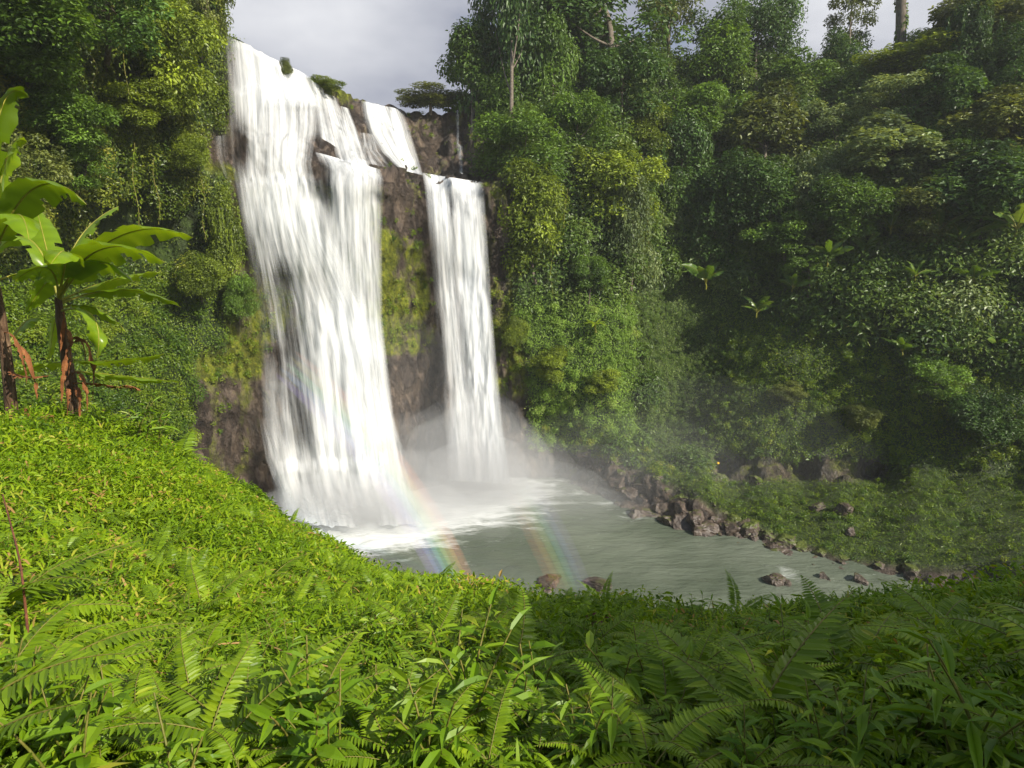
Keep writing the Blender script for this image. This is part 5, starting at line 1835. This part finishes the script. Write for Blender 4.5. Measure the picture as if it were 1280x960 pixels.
# ------------------------------------------------------------------ trees behind the photographer whose shade reaches the near slope
for k, (sx, sy, far, R_, lab) in enumerate([(4.75, 3.3, 14, 2.7, 'tree on the slope behind the viewpoint, nearest the rim'),
                                            (3.95, 1.4, 11, 2.2, 'smaller tree on the slope close behind the viewpoint'),
                                            (7.2, 4.4, 18, 3.0, 'tallest tree on the slope behind the viewpoint, farther along the rim')]):
    cc = np.array([sx, sy, float(hill_z(sx, sy))]) + SUNDIR * far          # crown centre, up the sunbeam from the shaded ground
    x, y = float(cc[0]), float(cc[1])
    z = float(hill_z(min(x, HX[-1] - .1), y))
    h = float(cc[2]) - z + .3
    t = thing('tree', (x, y, z - .3), lab, 'tree')
    me, lobes = CROWNS['dense'][k % 4]
    cr = link('crown', me, parent=t, loc=(0, 0, h))
    cr.scale = (R_, R_, R_ * .85)
    cr.color = MID
    V, F = limb_mesh((0, 0, 0), (0, 0, h), .3, .14, [q_ * R_ + np.array([0, 0, h]) for q_ in lobes], 60 + k, nlimb=7)
    link('trunk', mesh_np('trunk', V, F), M['bark'], t, loc=(0, 0, 0))

# ------------------------------------------------------------------ spray, and the damp air of the basin
def outward(V, F):
    """Quads of a closed shell turned so that their normals point out."""
    c = V.mean(0)
    a, b_, d = V[F[:, 0]] - c, V[F[:, 1]] - c, V[F[:, 2]] - c
    e = V[F[:, 3]] - c
    vol = np.sum(np.cross(a, b_) * d) + np.sum(np.cross(a, d) * e)
    return F if vol > 0 else F[:, ::-1]


def vol_mat(name, color, density, aniso=0.0):
    m, t = new_mat(name)
    out = N(t, 'ShaderNodeOutputMaterial')
    v = N(t, 'ShaderNodeVolumePrincipled')
    v.inputs['Color'].default_value = (*color, 1)
    v.inputs['Density'].default_value = density
    v.inputs['Anisotropy'].default_value = aniso
    t.links.new(v.outputs[0], out.inputs['Volume'])
    return m


def puff(c, rx, ry, rz, density, seed):
    nu_, nv_ = 40, 22
    a, b_ = np.meshgrid(np.linspace(0, 2 * np.pi, nu_, endpoint=False), np.linspace(0, np.pi, nv_))
    d = np.stack([np.cos(a) * np.sin(b_), np.sin(a) * np.sin(b_), np.cos(b_)], -1).reshape(-1, 3)
    V = d * (1 + .32 * fbm(d * 1.3 + seed * 5, 3)[:, None]) * np.array([rx, ry, rz])
    i = np.arange(nv_ - 1)[:, None] * nu_
    j = np.arange(nu_)[None]
    j2 = (j + 1) % nu_
    F = np.stack([i + j, i + nu_ + j, i + nu_ + j2, i + j2], -1).reshape(-1, 4)
    o = link('mist', mesh_np('mist', V, outward(V, F)), vol_mat('spray', (.97, .98, 1), density), loc=tuple(c))
    return tag(o, kind='stuff')


for k, (px_, py_, d_, rx, ry, rz, de) in enumerate([
    (600, 598, 56.0, 4.6, 3.0, 4.0, .10), (596, 590, 56.0, 6.5, 4.0, 6.5, .05), (560, 600, 55.0, 10, 5.0, 6.5, .030), (640, 615, 55, 8.5, 4.5, 3.4, .035),
    (450, 625, 51.0, 7.5, 3.0, 5.0, .035), (530, 620, 52.5, 9, 4.0, 4.0, .03), (690, 610, 55, 11, 6, 3.6, .012), (500, 520, 53.5, 9, 3.2, 8, .010), (430, 640, 50.0, 7, 2.4, 2.8, .10), (500, 640, 50.0, 6, 3, 2.6, .07), (380, 640, 50, 4, 2, 2.2, .10), (520, 655, 49.5, 8, 3, 2.0, .04), (770, 600, 56, 12, 6, 6.0, .005), (640, 640, 52, 11, 5, 2.2, .022), (880, 560, 54, 13, 5, 6, .0035)]):
    puff(P(px_, py_, d_), rx, ry, rz, de, k)

hb = [(-75, 85), (-24, 118), (-5.5, 74)]
hv = np.array([[x, y, z] for z in hb[2] for y in hb[1] for x in hb[0]], float)
hq = np.array([[0, 2, 3, 1], [4, 5, 7, 6], [0, 1, 5, 4], [2, 6, 7, 3], [0, 4, 6, 2], [1, 3, 7, 5]])
tag(link('haze', mesh_np('haze', hv, outward(hv, hq), smooth=False), vol_mat('damp air', (.95, .98, 1.0), .0003)), kind='stuff')

# ------------------------------------------------------------------ the two bows standing in the spray
AX = -SUNDIR                                            # away from the sun, through the viewer's height
E1 = unit(np.cross(AX, np.array([0, 0, 1.0])))
E2 = np.cross(E1, AX)


def bow_band(name, ang, half, dist_, a0, a1, color, dens, parent, origin):
    """One coloured ring of drops: a curved lens-section tube of thin scattering air."""
    n_, m_ = 60, 12
    a = np.linspace(a0, a1, n_)
    b_ = np.linspace(0, 2 * np.pi, m_, endpoint=False)
    tap = np.sin(np.linspace(0, np.pi, n_)) ** .5 * .98 + .02
    R0, L0 = dist_ * math.sin(ang), dist_ * math.cos(ang)
    V = []
    for k in range(n_):
        rad_ = math.cos(a[k]) * E1 + math.sin(a[k]) * E2
        out_ = rad_ * math.cos(ang) - AX * math.sin(ang)
        fwd = rad_ * math.sin(ang) + AX * math.cos(ang)
        c = EYE + AX * L0 + rad_ * R0
        V.append(c + np.cos(b_)[:, None] * out_ * half * dist_ * tap[k] + np.sin(b_)[:, None] * fwd * 1.1 * tap[k])
    V = np.concatenate(V) - origin
    i = np.arange(n_ - 1)[:, None] * m_
    j = np.arange(m_)[None]
    j2 = (j + 1) % m_
    F = np.stack([i + j, i + j2, i + m_ + j2, i + m_ + j], -1).reshape(-1, 4)
    cap0, cap1 = np.arange(m_), np.arange(m_)[::-1] + (n_ - 1) * m_
    quads = [(cap0[0], cap0[q_], cap0[q_ + 1], cap0[q_ + 2]) for q_ in range(1, m_ - 2, 2)] + [(cap1[0], cap1[q_], cap1[q_ + 1], cap1[q_ + 2]) for q_ in range(1, m_ - 2, 2)]
    F = np.concatenate([F, np.array(quads)])
    m, t = new_mat('drops ' + name)
    out = N(t, 'ShaderNodeOutputMaterial')
    v = N(t, 'ShaderNodeVolumeScatter', Density=dens, Anisotropy=-.55)
    v.inputs['Color'].default_value = (*color, 1)  # refracted sunlight painted in as the band's own scatter colour
    t.links.new(v.outputs[0], out.inputs['Volume'])
    return link(name, mesh_np(name, V, outward(V, F)), m, parent, loc=(0, 0, 0))


def bow(label, centre_ang, flip, dist_, p0, p1, k):
    def ang_of(px_, py_):
        q_ = unit(rays(px_, py_)[None])[0]
        return math.atan2(q_ @ E2, q_ @ E1), math.acos(q_ @ AX)
    (a0, g0), (a1, g1) = ang_of(*p0), ang_of(*p1)
    mid = (g0 + g1) / 2
    origin = EYE + unit(rays(*p1)[None])[0] * dist_
    t = thing('rainbow', origin, label, 'rainbow')
    cols = [('violet_band', (.42, .30, .95)), ('blue_band', (.20, .45, 1.0)), ('green_band', (.25, .95, .35)), ('yellow_band', (1.0, .85, .15)), ('red_band', (1.0, .30, .12))]
    for q_, (nm, c) in enumerate(cols):
        off = (q_ - 2) * rad(.58) * (-1 if flip else 1)
        bow_band(nm, mid + off, rad(.58), dist_, a0, a1, c, k, t, origin)


bow('rainbow arching from the near pool edge up across the main waterfall', 42, False, 46.0, (345, 462), (612, 795), .085)
bow('fainter second rainbow low over the pool beside the bright one', 51, True, 46.0, (655, 600), (722, 775), .03)

# leafy herbs and ferns crowding the banana stems, and two brown mounds at the near edge of the pool
r = np.random.default_rng(91)
for k in range(16):
    x, d = r.uniform(-20, 215), r.uniform(13.2, 16.5)
    p = P(x, 520, d)
    p[2] = hill_z(p[0], p[1])
    if k % 3 == 2:
        fern(p, r.uniform(.9, 1.3), 6, 2000 + k, 'fern crowding the foot of the banana stems', 'ferns under the banana plants', parts=False)
    else:
        herb(p, r.uniform(1.2, 2.2), r.random() * 6.28, 'tall leafy herb crowding the foot of the banana stems', 'leafy herbs under the banana plants', int(r.integers(5)))
for (x, y, sz, lab) in [(690, 734, 1.3, 'reddish brown rock at the near edge of the pool under the second rainbow'), (748, 740, 1.6, 'larger mossy brown rock at the near edge of the pool')]:
    q_ = rays(x, y)
    boulder(EYE + q_ * (-22.3 / q_[2]), sz, r.random() * 6, lab, None, sq=.5, k=int(x))
